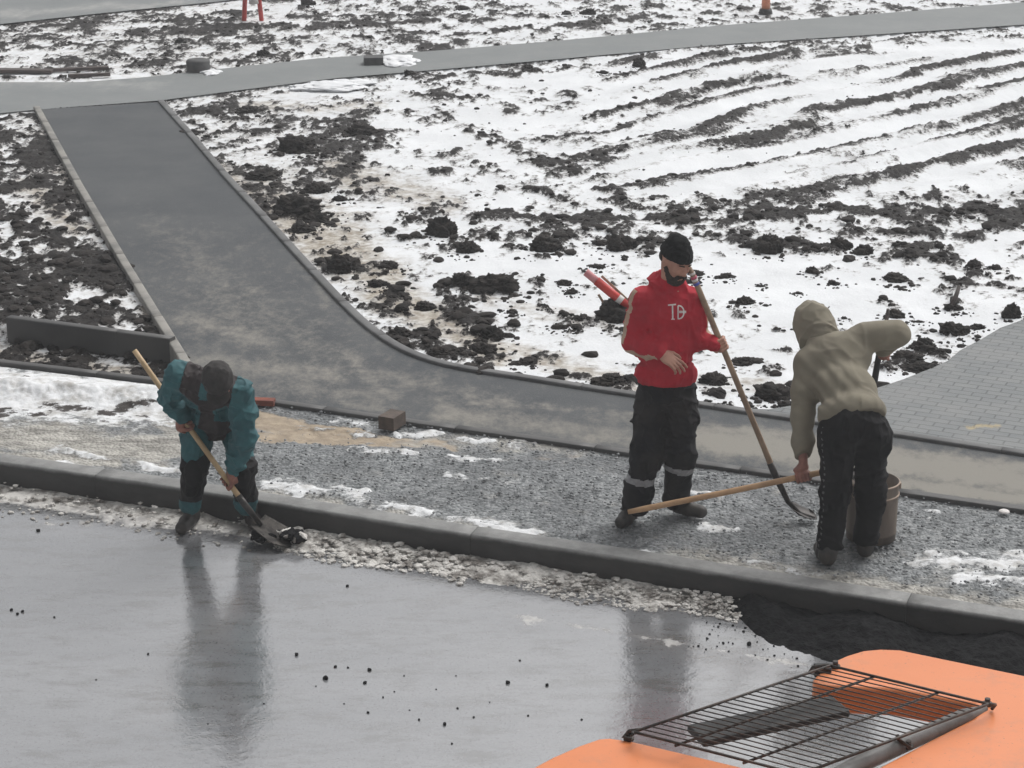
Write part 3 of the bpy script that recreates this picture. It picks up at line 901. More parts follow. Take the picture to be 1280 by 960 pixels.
# how churned the ground is, by place
churn = .10 * sm(560, 420, px) * sm(110, 150, py) * sm(330, 240, py) * sm(190, 240, px) + .06 * sm(700, 500, px) * sm(95, 60, py) + .06 * sm(480, 560, px) * sm(1290, 900, px) * sm(180, 220, py) * sm(330, 290, py) + .10 * sm(620, 250, px) * sm(120, 200, py) + .13 * sm(235, 60, px) * sm(140, 180, py) + .04 * sm(300, 500, py) * sm(900, 500, px) - .05 * sm(620, 480, px) * sm(235, 270, px) * sm(130, 170, py) + .05 * sm(100, 40, py) * sm(900, 300, px) - .10 * sm(600, 750, px) * sm(300, 330, py) - .05 * sm(600, 800, px) * sm(60, 120, py) * sm(260, 230, py)
mud = mud + churn + fur * .72
mud = mud + .62 * seg_field(px, py, STR) * .78 + .75 * seg_field(px, py, SNW)
mud = np.clip(mud, 0, 1.1)
DIRT = [(330, 250, 430, 300, 40, .45), (420, 210, 560, 250, 22, .4), (400, 300, 480, 340, 30, .55), (480, 360, 620, 440, 26, .6), (600, 370, 760, 400, 14, .35), (620, 430, 800, 480, 20, .5), (820, 470, 1000, 480, 14, .4), (70, 170, 130, 260, 20, .4), (40, 230, 90, 280, 16, .4), (0, 430, 230, 462, 14, 1.0), (170, 380, 215, 410, 6, .5), (300, 130, 480, 130, 8, .25), (270, 210, 330, 260, 16, .35)]
dirt = seg_field(px, py, DIRT, 1.5) + .16 + .2 * sm(650, 300, px)
mm = sm(.40, .62, mud)
z = -.025 + .05 * (fbm(x * .5, y * .5, 3, 12) - .5) + .02 * (n2 - .5) + mm * (.055 * (n3 - .3) + .03 * np.abs(fbm(x * 7, y * 7, 4, 14) - .5) * 2) + furR * .05 * (ridge - .5)
rimz = sm(.0, .25, np.abs(0 * x + 1))
z = np.where(lowbed, -.135 + .04 * (n2 - .4) + .03 * sm(.5, .8, mud), z)
# kept under the paved sheets
dpav = paved | farp | pavd | far2
z = np.where(dpav & ~lowbed, -.11, z)
z = np.where(farp | far2, -.010, z)
z = np.where(~dpav & ~lowbed, np.minimum(z, .045), z)
# level with the far path and the pavers at their borders
nrow, ncol = len(ys), len(xs)
Fi = np.arange(nrow * ncol).reshape(nrow, ncol)
Fq = np.stack([Fi[:-1, :-1], Fi[:-1, 1:], Fi[1:, 1:], Fi[1:, :-1]], -1).reshape(-1, 4)
dp = (paved & (y < G(0, 490)[1] - .0)).reshape(nrow, ncol)
cover = dpav.reshape(nrow, ncol) & ~lowbed.reshape(nrow, ncol)
hide = cover[:-1, :-1] & cover[1:, 1:] & cover[:-1, 1:] & cover[1:, :-1]
# drop faces deep under the pavement
hk = hide.copy()
for _ in range(6):
    hk[1:-1, 1:-1] = hk[1:-1, 1:-1] & hk[:-2, 1:-1] & hk[2:, 1:-1] & hk[1:-1, :-2] & hk[1:-1, 2:]
Fq = Fq[~hk.ravel()]
fld = mesh_np("snow_field", np.stack([x, y, z], 1), Fq, M['field'], attrs={"mud": mud, "dirt": dirt})
tag(fld, kind="structure")
def zat(X, Y):
    j = int(np.clip(np.searchsorted(ys, Y), 0, nrow - 1))
    i = int(np.clip(round((X - xs[0]) / .0145), 0, ncol - 1))
    return float(z[j * ncol + i])
MUDG = mud.reshape(nrow, ncol)
COVER = (dpav).reshape(nrow, ncol)

# ------------------------------------------------------------------ kerbs (rows of 1 m concrete stones)
def kerb(name, L, w, z0, z1, mat, side=1, r=.015, stone=1.0, jit=.0012, label=None):
    """L is the face towards the road; the stone goes w further to the other side"""
    d = np.r_[0, np.cumsum(np.linalg.norm(np.diff(L, axis=0), axis=1))]
    prof = [(0, z0), (0, z1 - r), (r * .3, z1 - r * .3), (r, z1), (w - r, z1), (w - r * .3, z1 - r * .3), (w, z1 - r), (w, z0)]
    bm = bmesh.new()
    s = 0.0
    while s < d[-1] - .05:
        e = min(s + stone, d[-1])
        n = max(2, int((e - s) / .12) + 1)
        t = np.linspace(s + .0012, e - .0012, n)
        C = np.stack([np.interp(t, d, L[:, 0]), np.interp(t, d, L[:, 1])], 1)
        T = np.gradient(C, axis=0)
        T /= np.linalg.norm(T, axis=1)[:, None]
        Nn = np.stack([-T[:, 1], T[:, 0]], 1) * side
        jz, jw = random.uniform(-jit, jit), random.uniform(-jit, jit)
        rings = [[bm.verts.new((float(c[0] + q[0] * (a + jw)), float(c[1] + q[1] * (a + jw)), b + jz)) for a, b in prof] for c, q in zip(C, Nn)]
        for a, b in zip(rings, rings[1:]):
            for i in range(len(prof) - 1):
                bm.faces.new([a[i], b[i], b[i + 1], a[i + 1]]).smooth = (0 < i < len(prof) - 2)
        bm.faces.new(rings[0])
        bm.faces.new(rings[-1][::-1])
        s = e
    return tag(bm_obj(name, bm, mat), kind="structure")
kerb("road_kerb", kf, .15, -.35, .0, M['kerbfront'], r=.016, stone=2.6, jit=.0006)
kerb("footway_kerb", offs(resamp(wf[1:], 300), -.055), .075, -.12, .016, M['kerb'], r=.008)
kerb("garden_kerb", offs(resamp(thin, 100), -.0), .07, -.2, .022, M['kerb'], r=.008)
kerb("ramp_kerb", resamp(line_w(RAMP_L, 0, 100), 160), .075, -.2, .045, M['kerblight'], side=-1, r=.01)
kerb("ramp_kerb", resamp(rr, 500), .075, -.2, .030, M['kerbmid'], side=1, r=.01)
kerb("garden_kerb", resamp(line_w(BOARD, 0, 40), 60), .08, -.25, .075, M['kerb'], r=.01)
# ================================================================== LOOSE MATERIAL
def ico(sub):
    bm = bmesh.new()
    bmesh.ops.create_icosphere(bm, subdivisions=sub, radius=1)
    bm.verts.ensure_lookup_table()
    V = np.array([v.co[:] for v in bm.verts])
    Fx = np.array([[v.index for v in f.verts] for f in bm.faces])
    bm.free()
    return V, Fx
def lump(V, seed, amp=.45, f=1.6):
    n = sum(vn3(V * f * 2 ** i + 31.7 + seed * 3.1, seed + i) / 2 ** i for i in range(4)) / 1.9
    return V * (1 - amp + 2 * amp * n)[:, None]
I1, F1 = ico(1)
I2, F2 = ico(2)
I4, F4 = ico(5)
def scatter(name, pts, sizes, base, mat, label=None, flat=.6, smooth=False, kinds=10, seed=0):
    V0, F0 = base
    L = [lump(V0, seed + k, .62, 1.3) for k in range(kinds)]
    n, nv = len(pts), len(V0)
    k = rng.integers(0, kinds, n)
    a = rng.random(n) * 6.28
    A = np.stack(L)[k]
    sx = sizes[:, None] * (0.8 + .5 * rng.random((n, 1)))
    sy = sizes[:, None] * (0.7 + .4 * rng.random((n, 1)))
    X, Y, Z = A[..., 0] * sx, A[..., 1] * sy, A[..., 2] * sizes[:, None] * flat
    ca, sa = np.cos(a)[:, None], np.sin(a)[:, None]
    W = np.stack([X * ca - Y * sa + pts[:, 0:1], X * sa + Y * ca + pts[:, 1:2], Z + pts[:, 2:3]], -1).reshape(-1, 3)
    Fx = (F0[None] + (np.arange(n) * nv)[:, None, None]).reshape(-1, 3)
    return tag(mesh_np(name, W, Fx, mat, smooth=smooth), kind="stuff", label=label)

# soil crumbs over the field, thick where the soil shows
cand = rng.random((60000, 2))
ci = (nrow * cand[:, 0] ** 1.0).astype(int).clip(0, nrow - 2)
cj = (ncol * cand[:, 1]).astype(int).clip(0, ncol - 2)
mv = MUDG[ci, cj]
keep = (rng.random(60000) < (.03 + .75 * sm(.36, .62, mv))) & ~COVER[ci, cj]
ci, cj = ci[keep][:15000], cj[keep][:15000]
zz = z.reshape(nrow, ncol)[ci, cj]
sz = .008 + .034 * rng.random(len(ci)) ** 4
PTS = np.stack([xs[cj], ys[ci], zz + sz * .2], 1)
ppx, ppy = pix(PTS[:, 0], PTS[:, 1], PTS[:, 2])
sz *= 1 + .9 * sm(200, 330, ppy) - .5 * sm(900, 1000, ppx) * sm(260, 240, ppy)
scatter("soil_crumbs", PTS, sz * .9, (I2, F2), M['crumb'], flat=.5, smooth=False, kinds=24)

# larger lumps one can tell apart
CV = []
for k in range(7):
    V = lump(I4, 50 + k, .62, 1.15)
    V = V + V * (.40 * (vn3(I4 * 4.2 + k, 60 + k) - .5))[:, None] + V * (.26 * (vn3(I4 * 9 + k, 65 + k) - .5))[:, None] + V * (.22 * (vn3(I4 * 19 + k, 70 + k) - .5))[:, None]
    V[:, 2] = np.where(V[:, 2] < -.35, -.35 + (V[:, 2] + .35) * .2, V[:, 2])
    V[:, 2] += .35
    me = bpy.data.meshes.new("clod")
    me.from_pydata([tuple(map(float, q)) for q in V], [], F4.tolist())
    me.materials.append(M['clod'])
    me.polygons.foreach_set("use_smooth", np.full(len(me.polygons), True))
    CV.append(me)
CL = [(450, 166, 34, .6, "frozen soil lump alone on white snow above the ramp curve, uppermost of the big lumps"),
      (368, 186, 40, .65, "big rounded soil lump just right of the ramp edge, with a smaller one touching it"),
      (392, 188, 22, .4, "small soil lump touching the right side of a big rounded lump beside the ramp"),
      (332, 218, 38, .4, "wide low soil lump close to the upper part of the ramp kerb"),
      (397, 234, 30, .5, "soil lump midway between the ramp and the open snow, above a bent pair of lumps"),
      (372, 262, 50, .6, "largest soil lump beside the middle of the ramp, curved like a bent loaf"),
      (392, 272, 28, .7, "soil lump leaning on the right end of the largest lump by the ramp"),
      (376, 285, 26, .6, "soil lump directly below the largest lump by the ramp"),
      (426, 334, 38, .8, "tall black soil lump next to the bend of the ramp kerb"),
      (485, 330, 24, .6, "soil lump right of the tall black lump at the ramp bend"),
      (555, 288, 34, .8, "pointed soil lump on clean snow in the middle of the field"),
      (586, 309, 26, .7, "round soil lump just below and right of a pointed lump on the field"),
      (578, 353, 25, .7, "round soil lump left of a wide one near the middle of the snowy field"),
      (617, 358, 44, .6, "wide dark soil lump in the middle of the snow, right of a round one"),
      (680, 306, 34, .7, "soil lump on snow to the upper left of the red and white post"),
      (775, 306, 32, .8, "soil lump on the snow left of the red hooded man's hat"),
      (962, 310, 34, .9, "tall craggy soil lump on the snow between the two standing workers' heads"),
      (617, 418, 26, .8, "soil lump near the walkway, below the wide dark lump"),
      (500, 415, 28, .6, "soil lump by the inner curve of the walkway kerb"),
      (604, 434, 30, .6, "ragged soil lump right above the walkway kerb"),
      (760, 478, 28, .5, "flat soil lump by the walkway kerb, left of the red hooded man's waist"),
      (770, 392, 46, .7, "black soil mound under the fallen red and white post"),
      (965, 492, 44, .6, "black soil lump beside the walkway between the two standing men"),
      (930, 450, 26, .5, "soil lump on the snow right of the red hooded man's hand"),
      (893, 474, 30, .6, "soil lump close behind the leaning wooden pole"),
      (845, 470, 20, .5, None), (550, 440, 22, .6, None), (655, 450, 24, .5, None), (530, 380, 22, .6, None), (470, 352, 22, .6, None),
      (310, 138, 26, .5, None), (240, 165, 26, .35, None), (425, 245, 16, .5, None), (706, 350, 16, .6, None), (745, 330, 18, .5, None), (640, 385, 14, .5, None),
      (1050, 306, 24, .8, None), (1080, 312, 22, .8, None), (1016, 338, 14, .8, None), (932, 376, 22, .6, None), (1042, 352, 14, .7, None), (997, 364, 10, .7, None),
      (1118, 392, 22, .6, None), (1190, 414, 32, .7, None), (1222, 408, 18, .6, None), (1265, 394, 22, 1.0, None), (1155, 432, 30, .6, None), (1135, 446, 34, .5, None), (1150, 458, 36, .45, None),
      (1118, 346, 28, .5, None), (1190, 385, 20, .5, None), (1055, 396, 8, .9, None), (1218, 330, 18, .8, None), (1245, 332, 16, .6, None), (1150, 400, 12, .5, None),
      (735, 16, 14, .9, None), (708, 16, 12, .6, None), (512, 92, 14, .8, None), (660, 84, 12, .7, None), (800, 80, 14, 1.0, None), (805, 84, 10, .6, None), (755, 88, 10, .6, None), (782, 92, 8, .7, None), (578, 10, 14, .6, None), (384, 4, 16, .8, None),
      (225, 52, 10, .8, None), (330, 68, 14, .6, None), (860, 350, 14, .6, None), (870, 340, 18, .6, None), (905, 344, 18, .6, None), (690, 275, 16, .6, None), (750, 300, 22, .4, None), (715, 360, 14, .5, None), (680, 378, 12, .5, None), (722, 395, 16, .5, None), (700, 405, 18, .5, None), (950, 355, 12, .5, None), (1008, 480, 20, .6, None), (985, 505, 26, .5, None)]
for i, (cx, cy, wpx, asp, lab) in enumerate(CL):
    g = G(cx, cy)
    f = g[1] * CP + H * SP
    rad = wpx / 2 / F * f
    o = bpy.data.objects.new("soil_clod", CV[i % 7])
    COL.objects.link(o)
    zz_ = zat(g[0], g[1])
    o.location = (float(g[0]), float(g[1]), max(zz_, -.03) - .015 - rad * .12 * asp)
    o.scale = (rad * 1.12, rad * .95, rad * asp * 1.05)
    o.rotation_euler = (0, 0, random.uniform(-.5, .5))
    tag(o, lab or "small dark lump of frozen soil lying loose on the snow", "soil clod", None if lab else "small lumps of frozen soil lying on the snow")

cp_, cs_ = [], []
for cx, cy, wpx, asp, lab in CL:
    g = G(cx, cy + wpx * .15)
    rad = wpx / 2 / F * (g[1] * CP + H * SP)
    for _ in range(int(8 + wpx * .8)):
        a, d = random.uniform(0, 6.28), rad * (random.uniform(.7, 2.2))
        X, Y = g[0] + d * math.cos(a) * 1.2, g[1] + d * math.sin(a) * 1.3
        j, i = np.searchsorted(ys, Y), int((X - xs[0]) / .0145)
        if 0 < j < nrow and 0 < i < ncol and not COVER[j, i]:
            cp_.append((X, Y, zat(X, Y) + .002)); cs_.append(.006 + rad * .28 * random.random() ** 2.5)
scatter("soil_crumbs", np.array(cp_), np.array(cs_), (I2, F2), M['clod'], flat=.6, kinds=24, seed=400)

# crushed stone on the gravel strip
n = 7000
u_, v_ = rng.random(n), .03 + .94 * rng.random(n)
gi = (u_ * 699).astype(int)
XY = ga[gi] * (1 - v_)[:, None] + gb[gi] * v_[:, None]
gx_, gy_ = pix(XY[:, 0], XY[:, 1], 0 * u_)
vis = (gx_ > 240) & (rng.random(n) > 1.0 * np.clip(seg_field(gx_, gy_, SAND + GRIME + SNOWS) * 1.3, 0, 1))
XY = XY[vis]
szs = .004 + .009 * rng.random(len(XY)) ** 2
scatter("crushed_stone", np.column_stack([XY, np.full(len(XY), .002)]), szs, (I1, F1), M['stone'], flat=.7, seed=90)

# bank of broken slush along the kerb foot
def slush(name, n, x0, x1, wid, smax, seed):
    t = rng.random(n)
    pxs = x0 + (x1 - x0) * t
    k = np.searchsorted(pix(kf[:, 0], kf[:, 1], 0 * kf[:, 0])[0], pxs).clip(0, len(kf) - 1)
    den = .35 + 1.2 * fbm(kf[k][:, 0] * 2.1, kf[k][:, 1] * 0, 3, seed)
    d = .03 + wid * rng.random(n) ** 1.3 * den
    tn = np.gradient(kf, axis=0)
    tn /= np.linalg.norm(tn, axis=1)[:, None]
    nn = np.stack([tn[k][:, 1], -tn[k][:, 0]], 1)
    XY = kf[k] + nn * d[:, None] + rng.normal(0, .008, (n, 2))
    s = .008 + smax * rng.random(n) ** 2.6 * (1 - .6 * d / (wid * 1.6)).clip(.2, 1)
    zz = ROADZ + s * .25 + .05 * np.clip(1 - d / (wid * .9), 0, 1) * rng.random(n)
    return scatter(name, np.column_stack([XY, zz]), s, (I1, F1), M['slush'], flat=.42, smooth=False, kinds=30, seed=seed)
slush("slush_bank", 900, 365, 600, .26, .036, 120)
slush("slush_bank", 1300, 560, 935, .25, .022, 130)
slush("slush_crumbs", 330, -100, 360, .36, .020, 160)
# slush heap surface itself
def strip_mound(name, x0, x1, wid, hgt, mat, nu, nv, seed, rough=.02, hf=None):
    pk = pix(kf[:, 0], kf[:, 1], 0 * kf[:, 0])[0]
    i0, i1 = np.searchsorted(pk, x0), np.searchsorted(pk, x1)
    A = resamp(offs(kf, -.0)[i0:i1], nu)
    t = np.gradient(A, axis=0)
    t /= np.linalg.norm(t, axis=1)[:, None]
    nn = np.stack([t[:, 1], -t[:, 0]], 1)
    u = np.linspace(0, 1, nu)
    v = np.linspace(0, 1, nv)
    U, Vv = np.meshgrid(u, v, indexing='ij')
    W = wid(U) if callable(wid) else wid + 0 * U
    XY = A[:, None] + nn[:, None] * (Vv * W)[..., None]
    X, Y = XY[..., 0], XY[..., 1]
    prof = hf(U, Vv) if hf else (1 - Vv ** 1.6)
    nz = fbm(X.ravel() * 9, Y.ravel() * 9, 5, seed, .6).reshape(X.shape)
    n2_ = fbm(X.ravel() * 2.2, Y.ravel() * 2.2, 3, seed + 9).reshape(X.shape)
    Z = hgt * prof * (.35 + 1.3 * n2_) + rough * (nz - .5) * 2 * sm(0, .25, prof)
    Z = ROADZ - .012 + np.maximum(Z, 0) * 1.0 + .0
    i = np.arange(nu * nv).reshape(nu, nv)
    Fx = np.stack([i[:-1, :-1], i[:-1, 1:], i[1:, 1:], i[1:, :-1]], -1).reshape(-1, 4)
    o = mesh_np(name, np.stack([X.ravel(), Y.ravel(), Z.ravel()], 1), Fx, mat)
    if o.data.polygons[0].normal.z < 0:
        o.data.flip_normals()
    return o
tag(strip_mound("slush_bank", 350, 950, lambda U: .24 + .07 * np.sin(U * 17) + .04 * np.sin(U * 41), .045, M['slush'], 420, 50, 31, .022, lambda U, V: (1 - V ** 1.5) * sm(0, .08, U) * sm(1, .9, U)), kind="stuff")
tag(strip_mound("slush_bank", -200, 300, lambda U: .20 + .10 * (1 - U), .035, M['slush'], 360, 40, 37, .014, lambda U, V: (1 - V ** 1.5) * sm(1, .9, U)), kind="stuff")
# fresh black asphalt tipped along the kerb
tar = strip_mound("asphalt_heap", 886, 1620, lambda U: .05 + .50 * sm(0, .20, U) + .16 * sm(.3, .7, U), .125, M['tarmac'], 520, 110, 41, .03,
                  lambda U, V: np.clip(1 - V, 0, 1) ** .8 * sm(-.005, .10, U) * (.75 + .35 * np.sin(U * 26)) * (1 - .35 * sm(.2, 0, V)))
tag(tar, "black heap of fresh asphalt tipped along the foot of the kerb", "asphalt heap", kind="stuff")
nn_ = 420
pk = pix(kf[:, 0], kf[:, 1], 0 * kf[:, 0])[0]
ki = np.searchsorted(pk, 890 + 500 * rng.random(nn_)).clip(0, len(kf) - 1)
dd = .30 + .38 * rng.random(nn_) ** 1.6
XY = kf[ki] + np.array([-.31, -.95]) * dd[:, None]
scatter("asphalt_grains", np.column_stack([XY, np.full(nn_, ROADZ + .003)]), .002 + .008 * rng.random(nn_) ** 3, (I1, F1), M['tarmac'], flat=.7, seed=200)

# crumbs of asphalt lying on the wet road
CR = [(434, 733, 6), (185, 818, 5), (371, 819, 8), (419, 834, 6), (407, 849, 10), (435, 835, 4), (456, 854, 7), (462, 838, 7), (524, 900, 5), (556, 906, 8), (635, 854, 8), (684, 857, 7), (660, 895, 4), (460, 891, 5), (14, 763, 6), (22, 768, 6), (28, 765, 6), (68, 772, 4), (48, 664, 7), (572, 886, 4), (592, 897, 4), (512, 888, 3), (479, 872, 4), (493, 865, 3), (612, 878, 3), (545, 862, 3), (727, 900, 4), (395, 858, 3), (430, 880, 3), (505, 845, 3), (936, 806, 9), (330, 880, 3), (260, 905, 3), (120, 850, 3), (570, 845, 3), (650, 826, 4), (404, 685, 4), (565, 930, 4)]
m0 = bpy.data.meshes.new("crumb")
Vc = lump(I2, 300, .45, 1.4)
m0.from_pydata([tuple(map(float, q)) for q in Vc], [], F2.tolist())
m0.materials.append(M['tarmac'])
for i, (cx, cy, wp) in enumerate(CR):
    g = G(cx, cy, ROADZ)
    rad = wp / 2 / F * (g[1] * CP + 5 * SP) * .72
    o = bpy.data.objects.new("asphalt_crumb", m0)
    COL.objects.link(o)
    o.location = (float(g[0]), float(g[1]), ROADZ + rad * .4)
    o.scale = (rad, rad * random.uniform(.8, 1.2), rad * .8)
    o.rotation_euler = (random.uniform(-.3, .3), random.uniform(-.3, .3), random.uniform(0, 6))
    tag(o, "black crumb of asphalt lying on the wet road", "asphalt crumb", "black asphalt crumbs strewn on the wet road")

# ================================================================== TOOLS AND SMALL THINGS
X_, Y_, Z_ = np.eye(3)
def tool(name, pts, rad, mat, n=12, parent=None, wob=0.0):
    bm = bmesh.new()
    bm_tube(bm, pts, rad, n)
    return bm_obj(name, bm, mat, parent)
def bent(a, b, n=14, sag=.01, seed=0):
    a, b = np.array(a), np.array(b)
    t = np.linspace(0, 1, n)[:, None]
    s = np.cross(nrm(b - a), Z_)
    return list(a * (1 - t) + b * t + np.sin(t * math.pi) * sag * s)
def shovel_blade(name, c0, d, nrmv, L, Wd, mat, parent, dish=.02, thick=.003):
    """dished blade starting at c0 running along d, hollow side facing nrmv"""
    d = nrm(d); n_ = nrm(np.asarray(nrmv, float) - d * np.dot(nrmv, d)); s = np.cross(d, n_)
    nu, nv = 13, 15
    pts = []
    for side in (0, 1):
        for i in range(nu):
            for j in range(nv):
                u, v = i / (nu - 1), j / (nv - 1) * 2 - 1
                ww = Wd / 2 * (.78 + .22 * math.sin(min(u * 2.2, 1.57))) * (1 if u < .75 else 1 - .25 * ((u - .75) / .25) ** 2)
                dz = dish * (v * v - .3) + .025 * (u - .4) ** 2 - (thick if side else 0)
                pts.append(c0 + d * (u * L - (.03 * v * v if u > .8 else 0)) + s * v * ww + n_ * dz)
    i = np.arange(2 * nu * nv).reshape(2, nu, nv)
    top = np.stack([i[0, :-1, :-1], i[0, 1:, :-1], i[0, 1:, 1:], i[0, :-1, 1:]], -1).reshape(-1, 4)
    bot = np.stack([i[1, :-1, :-1], i[1, :-1, 1:], i[1, 1:, 1:], i[1, 1:, :-1]], -1).reshape(-1, 4)
    ring = lambda q: list(q[0, :]) + list(q[1:, -1]) + list(q[-1, -2::-1]) + list(q[-2:0:-1, 0])
    r0, r1 = ring(i[0]), ring(i[1])
    sd_ = [[r0[k], r0[(k + 1) % len(r0)], r1[(k + 1) % len(r1)], r1[k]] for k in range(len(r0))]
    return mesh_np(name, pts, np.concatenate([top, bot, np.array(sd_)]), mat, parent)

# shovel of the man in teal
yT = G(240, 664, ROADZ)[1]
T_T, T_B = P(168, 438, yT + .06), P(304, 628, yT - .24)
T_T, T_B = np.array(T_T), np.array(T_B)
sh1 = tag(empty("shovel", G(345, 668, ROADZ)), "pale handled shovel scraping slush at the kerb, held by the worker in teal", "shovel")
tool("handle", bent(T_T, T_B, 14, .006), [.0165] * 12 + [.017, .0175], M['yellowwood'], parent=sh1)
dT = nrm(T_B - T_T)
soc = P(326, 656, yT - .17); soc[2] = max(soc[2], ROADZ + .05)
tool("socket", [T_B - dT * .05, T_B + dT * .02, (T_B + soc) / 2, soc], [.021, .021, .019, .015], M['steel'], parent=sh1)
bd = G(366, 682, ROADZ + .01) - soc
shovel_blade("blade", soc - nrm(bd) * .03, bd, Z_, .27, .24, M['blade'], sh1)
bb = Body(.02)
c_ = np.array(soc) + bd * .62
for k in range(14):
    bb.ell(c_ + np.array([random.uniform(-.15, .14), random.uniform(-.07, .07), random.uniform(.0, .02)]), (random.uniform(.03, .05), random.uniform(.03, .045), random.uniform(.018, .03)))
sdf_obj("slush_load", bb, [M['tarmac'], M['slush']], None, .007, lambda X: .018 * (vn3(X * 38, 7) - .5) + .012 * (vn3(X * 80, 8) - .5), lambda c: (vn3(c * 22, 44) > .66).astype(int))["kind"] = "stuff"

# tall pole with the bent steel end of the man in red
yR = G(850, 650)[1]
R_T, R_M, R_B = P(862, 334, yR - .06), P(970, 596, yR - .02), P(1018, 656, yR)
R_B[2] = .012
pole = tag(empty("rake", R_B), "tall worn wooden pole with a curved dark steel end, held by the man in red", "hand tool")
tool("handle", [R_T] + bent(R_T + (R_M - R_T) * .03, R_M, 14, -.014), [.010, .016] + [.0175] * 11 + [.019, .020], M['oldwood'], parent=pole)
q = [R_M - nrm(R_M - R_T) * .10, R_M, P(985, 627, yR), P(1000, 642, yR), R_B]
tool("steel_end", q, [.022, .022, .016, .015, .010], M['steel'], parent=pole)
shovel_blade("blade", np.array(P(990, 634, yR + .0)), R_B - P(990, 634, yR), nrm((.78, -.2, .62)), .17, .11, M['steel'], pole, dish=.012)
for k, (a, mt) in enumerate(((.045, 'white'), (.075, 'pink'), (.10, 'white'), (.128, 'bluep'))):
    p0 = R_T + (R_M - R_T) * a * .55
    dd_ = nrm(R_M - R_T)
    tool("sticker", [p0, p0 + dd_ * (.016 if mt != 'white' else .012)], .0186, M[mt], parent=pole)

# shovel of the man in the grey hoodie, its blade over the bucket
yG = G(1045, 702)[1]
A_ = P(785, 640, yG + .22); C_ = P(1004, 595, yG + .16); 
dG = nrm(C_ - A_)
E_ = C_ + dG * .14
sh2 = tag(empty("shovel", E_), "wooden handled shovel held low, its blade at the tan metal bucket", "shovel")
tool("handle", bent(A_, E_, 14, .006), [.014] + [.0175] * 13, M['wood'], parent=sh2)
bk_c = G(1088, 672)
blade_to = np.array([bk_c[0] - .02, bk_c[1], .36])
tool("socket", [E_ - dG * .04, E_ + dG * .03, E_ * .4 + blade_to * .6], [.021, .021, .016], M['steel'], parent=sh2)
shovel_blade("blade", E_ * .45 + blade_to * .55, blade_to + (.08, .05, -.10) - E_, Z_ + (.2, -.3, 0), .24, .20, M['steel'], sh2)

# metal bucket
bk = tag(empty("bucket", (bk_c[0], bk_c[1] + 0, 0)), "tan rusty sheet metal bucket standing on the gravel behind the hooded worker's legs", "bucket")
Bc = np.array([bk_c[0], bk_c[1], 0.0])
def lathe(prof, c, n=40):
    V, Fx = [], []
    for r_, z_ in prof:
        for a in np.linspace(0, 2 * math.pi, n, endpoint=False):
            V.append((c[0] + r_ * math.cos(a), c[1] + r_ * math.sin(a), c[2] + z_))
    for i in range(len(prof) - 1):
        for j in range(n):
            Fx.append((i * n + j, i * n + (j + 1) % n, (i + 1) * n + (j + 1) % n, (i + 1) * n + j))
    return V, Fx
rb_, hb = .146, .365
V, Fx = lathe([(.001, .004), (rb_ - .008, .004), (rb_, .010), (rb_, .05), (rb_ + .004, .055), (rb_, .06), (rb_ + .002, hb - .01), (rb_ + .002, hb), (rb_ - .002, hb), (rb_ - .003, .03), (.001, .03)], Bc)
mesh_np("wall", V, Fx, M['bucket'], bk)
for hz_ in (hb - .075, hb - .004):
    V, Fx = lathe([(rb_ + .002, hz_ - .006), (rb_ + .008, hz_ - .003), (rb_ + .008, hz_ + .003), (rb_ + .002, hz_ + .006)], Bc)
    mesh_np("hoop", V, Fx, M['rimmetal'], bk)
V, Fx = lathe([(.001, .20), (rb_ - .006, .20), (rb_ - .006, .19)], Bc)
mesh_np("asphalt_fill", V, Fx, M['tarmac'], bk)
for s_k in (-1, 1):
    bm = bmesh.new()
    bm_box(bm, Bc + (s_k * (rb_ + .008), 0, hb - .03), (X_, Y_, Z_), (.006, .02, .018))
    bm_obj("lug", bm, M['rimmetal'], bk, bevel=.003)
bm = bmesh.new()
bm_tube(bm, [Bc + ((rb_ + .014) * math.cos(a), -.10 * math.sin(a) - .0, hb - .03 - .07 * math.sin(a)) if False else Bc + np.array([(rb_ + .014) * math.cos(a), (rb_ + .02) * math.sin(a), hb - .03 - .05 * math.sin(a)]) for a in np.linspace(0, math.pi, 20)], .004, 6)
bm_obj("bail_handle", bm, M['rimmetal'], bk)

# red and white warning post lying half raised on the soil
W0, W1 = P(732, 340, G(0, 388)[1] - .02), P(786, 384, G(0, 388)[1] - .1)
W0, W1 = np.array(W0), np.array(W1)
wp = tag(empty("warning_post", (W0 + W1) / 2), "broken red warning post with a faded pink end, lying tilted on a soil mound", "warning post")
dw = W1 - W0
def seg(a, b, r_, m_, nm):
    tool(nm, [W0 + dw * a, W0 + dw * b], r_, M[m_], parent=wp, n=8)
seg(0, .27, .033, 'paleplast', "faded_end")
seg(.25, 1.0, .038, 'redtape', "red_sleeve")
seg(.74, .84, .040, 'white', "white_band")
for a0, a1 in (((748, 368), (764, 394)), ((752, 345), (788, 378))):
    p0, p1 = P(*a0, W0[1] + .03), P(*a1, W0[1] + .02)
    bm = bmesh.new()
    dl = nrm(p1 - p0)
    sl_ = nrm(np.cross(dl, Y_))
    bm_box(bm, (p0 + p1) / 2, (dl, sl_, np.cross(dl, sl_)), (np.linalg.norm(p1 - p0) / 2, .010, .006))
    bm_obj("lath", bm, M['lath'], wp, bevel=.002)

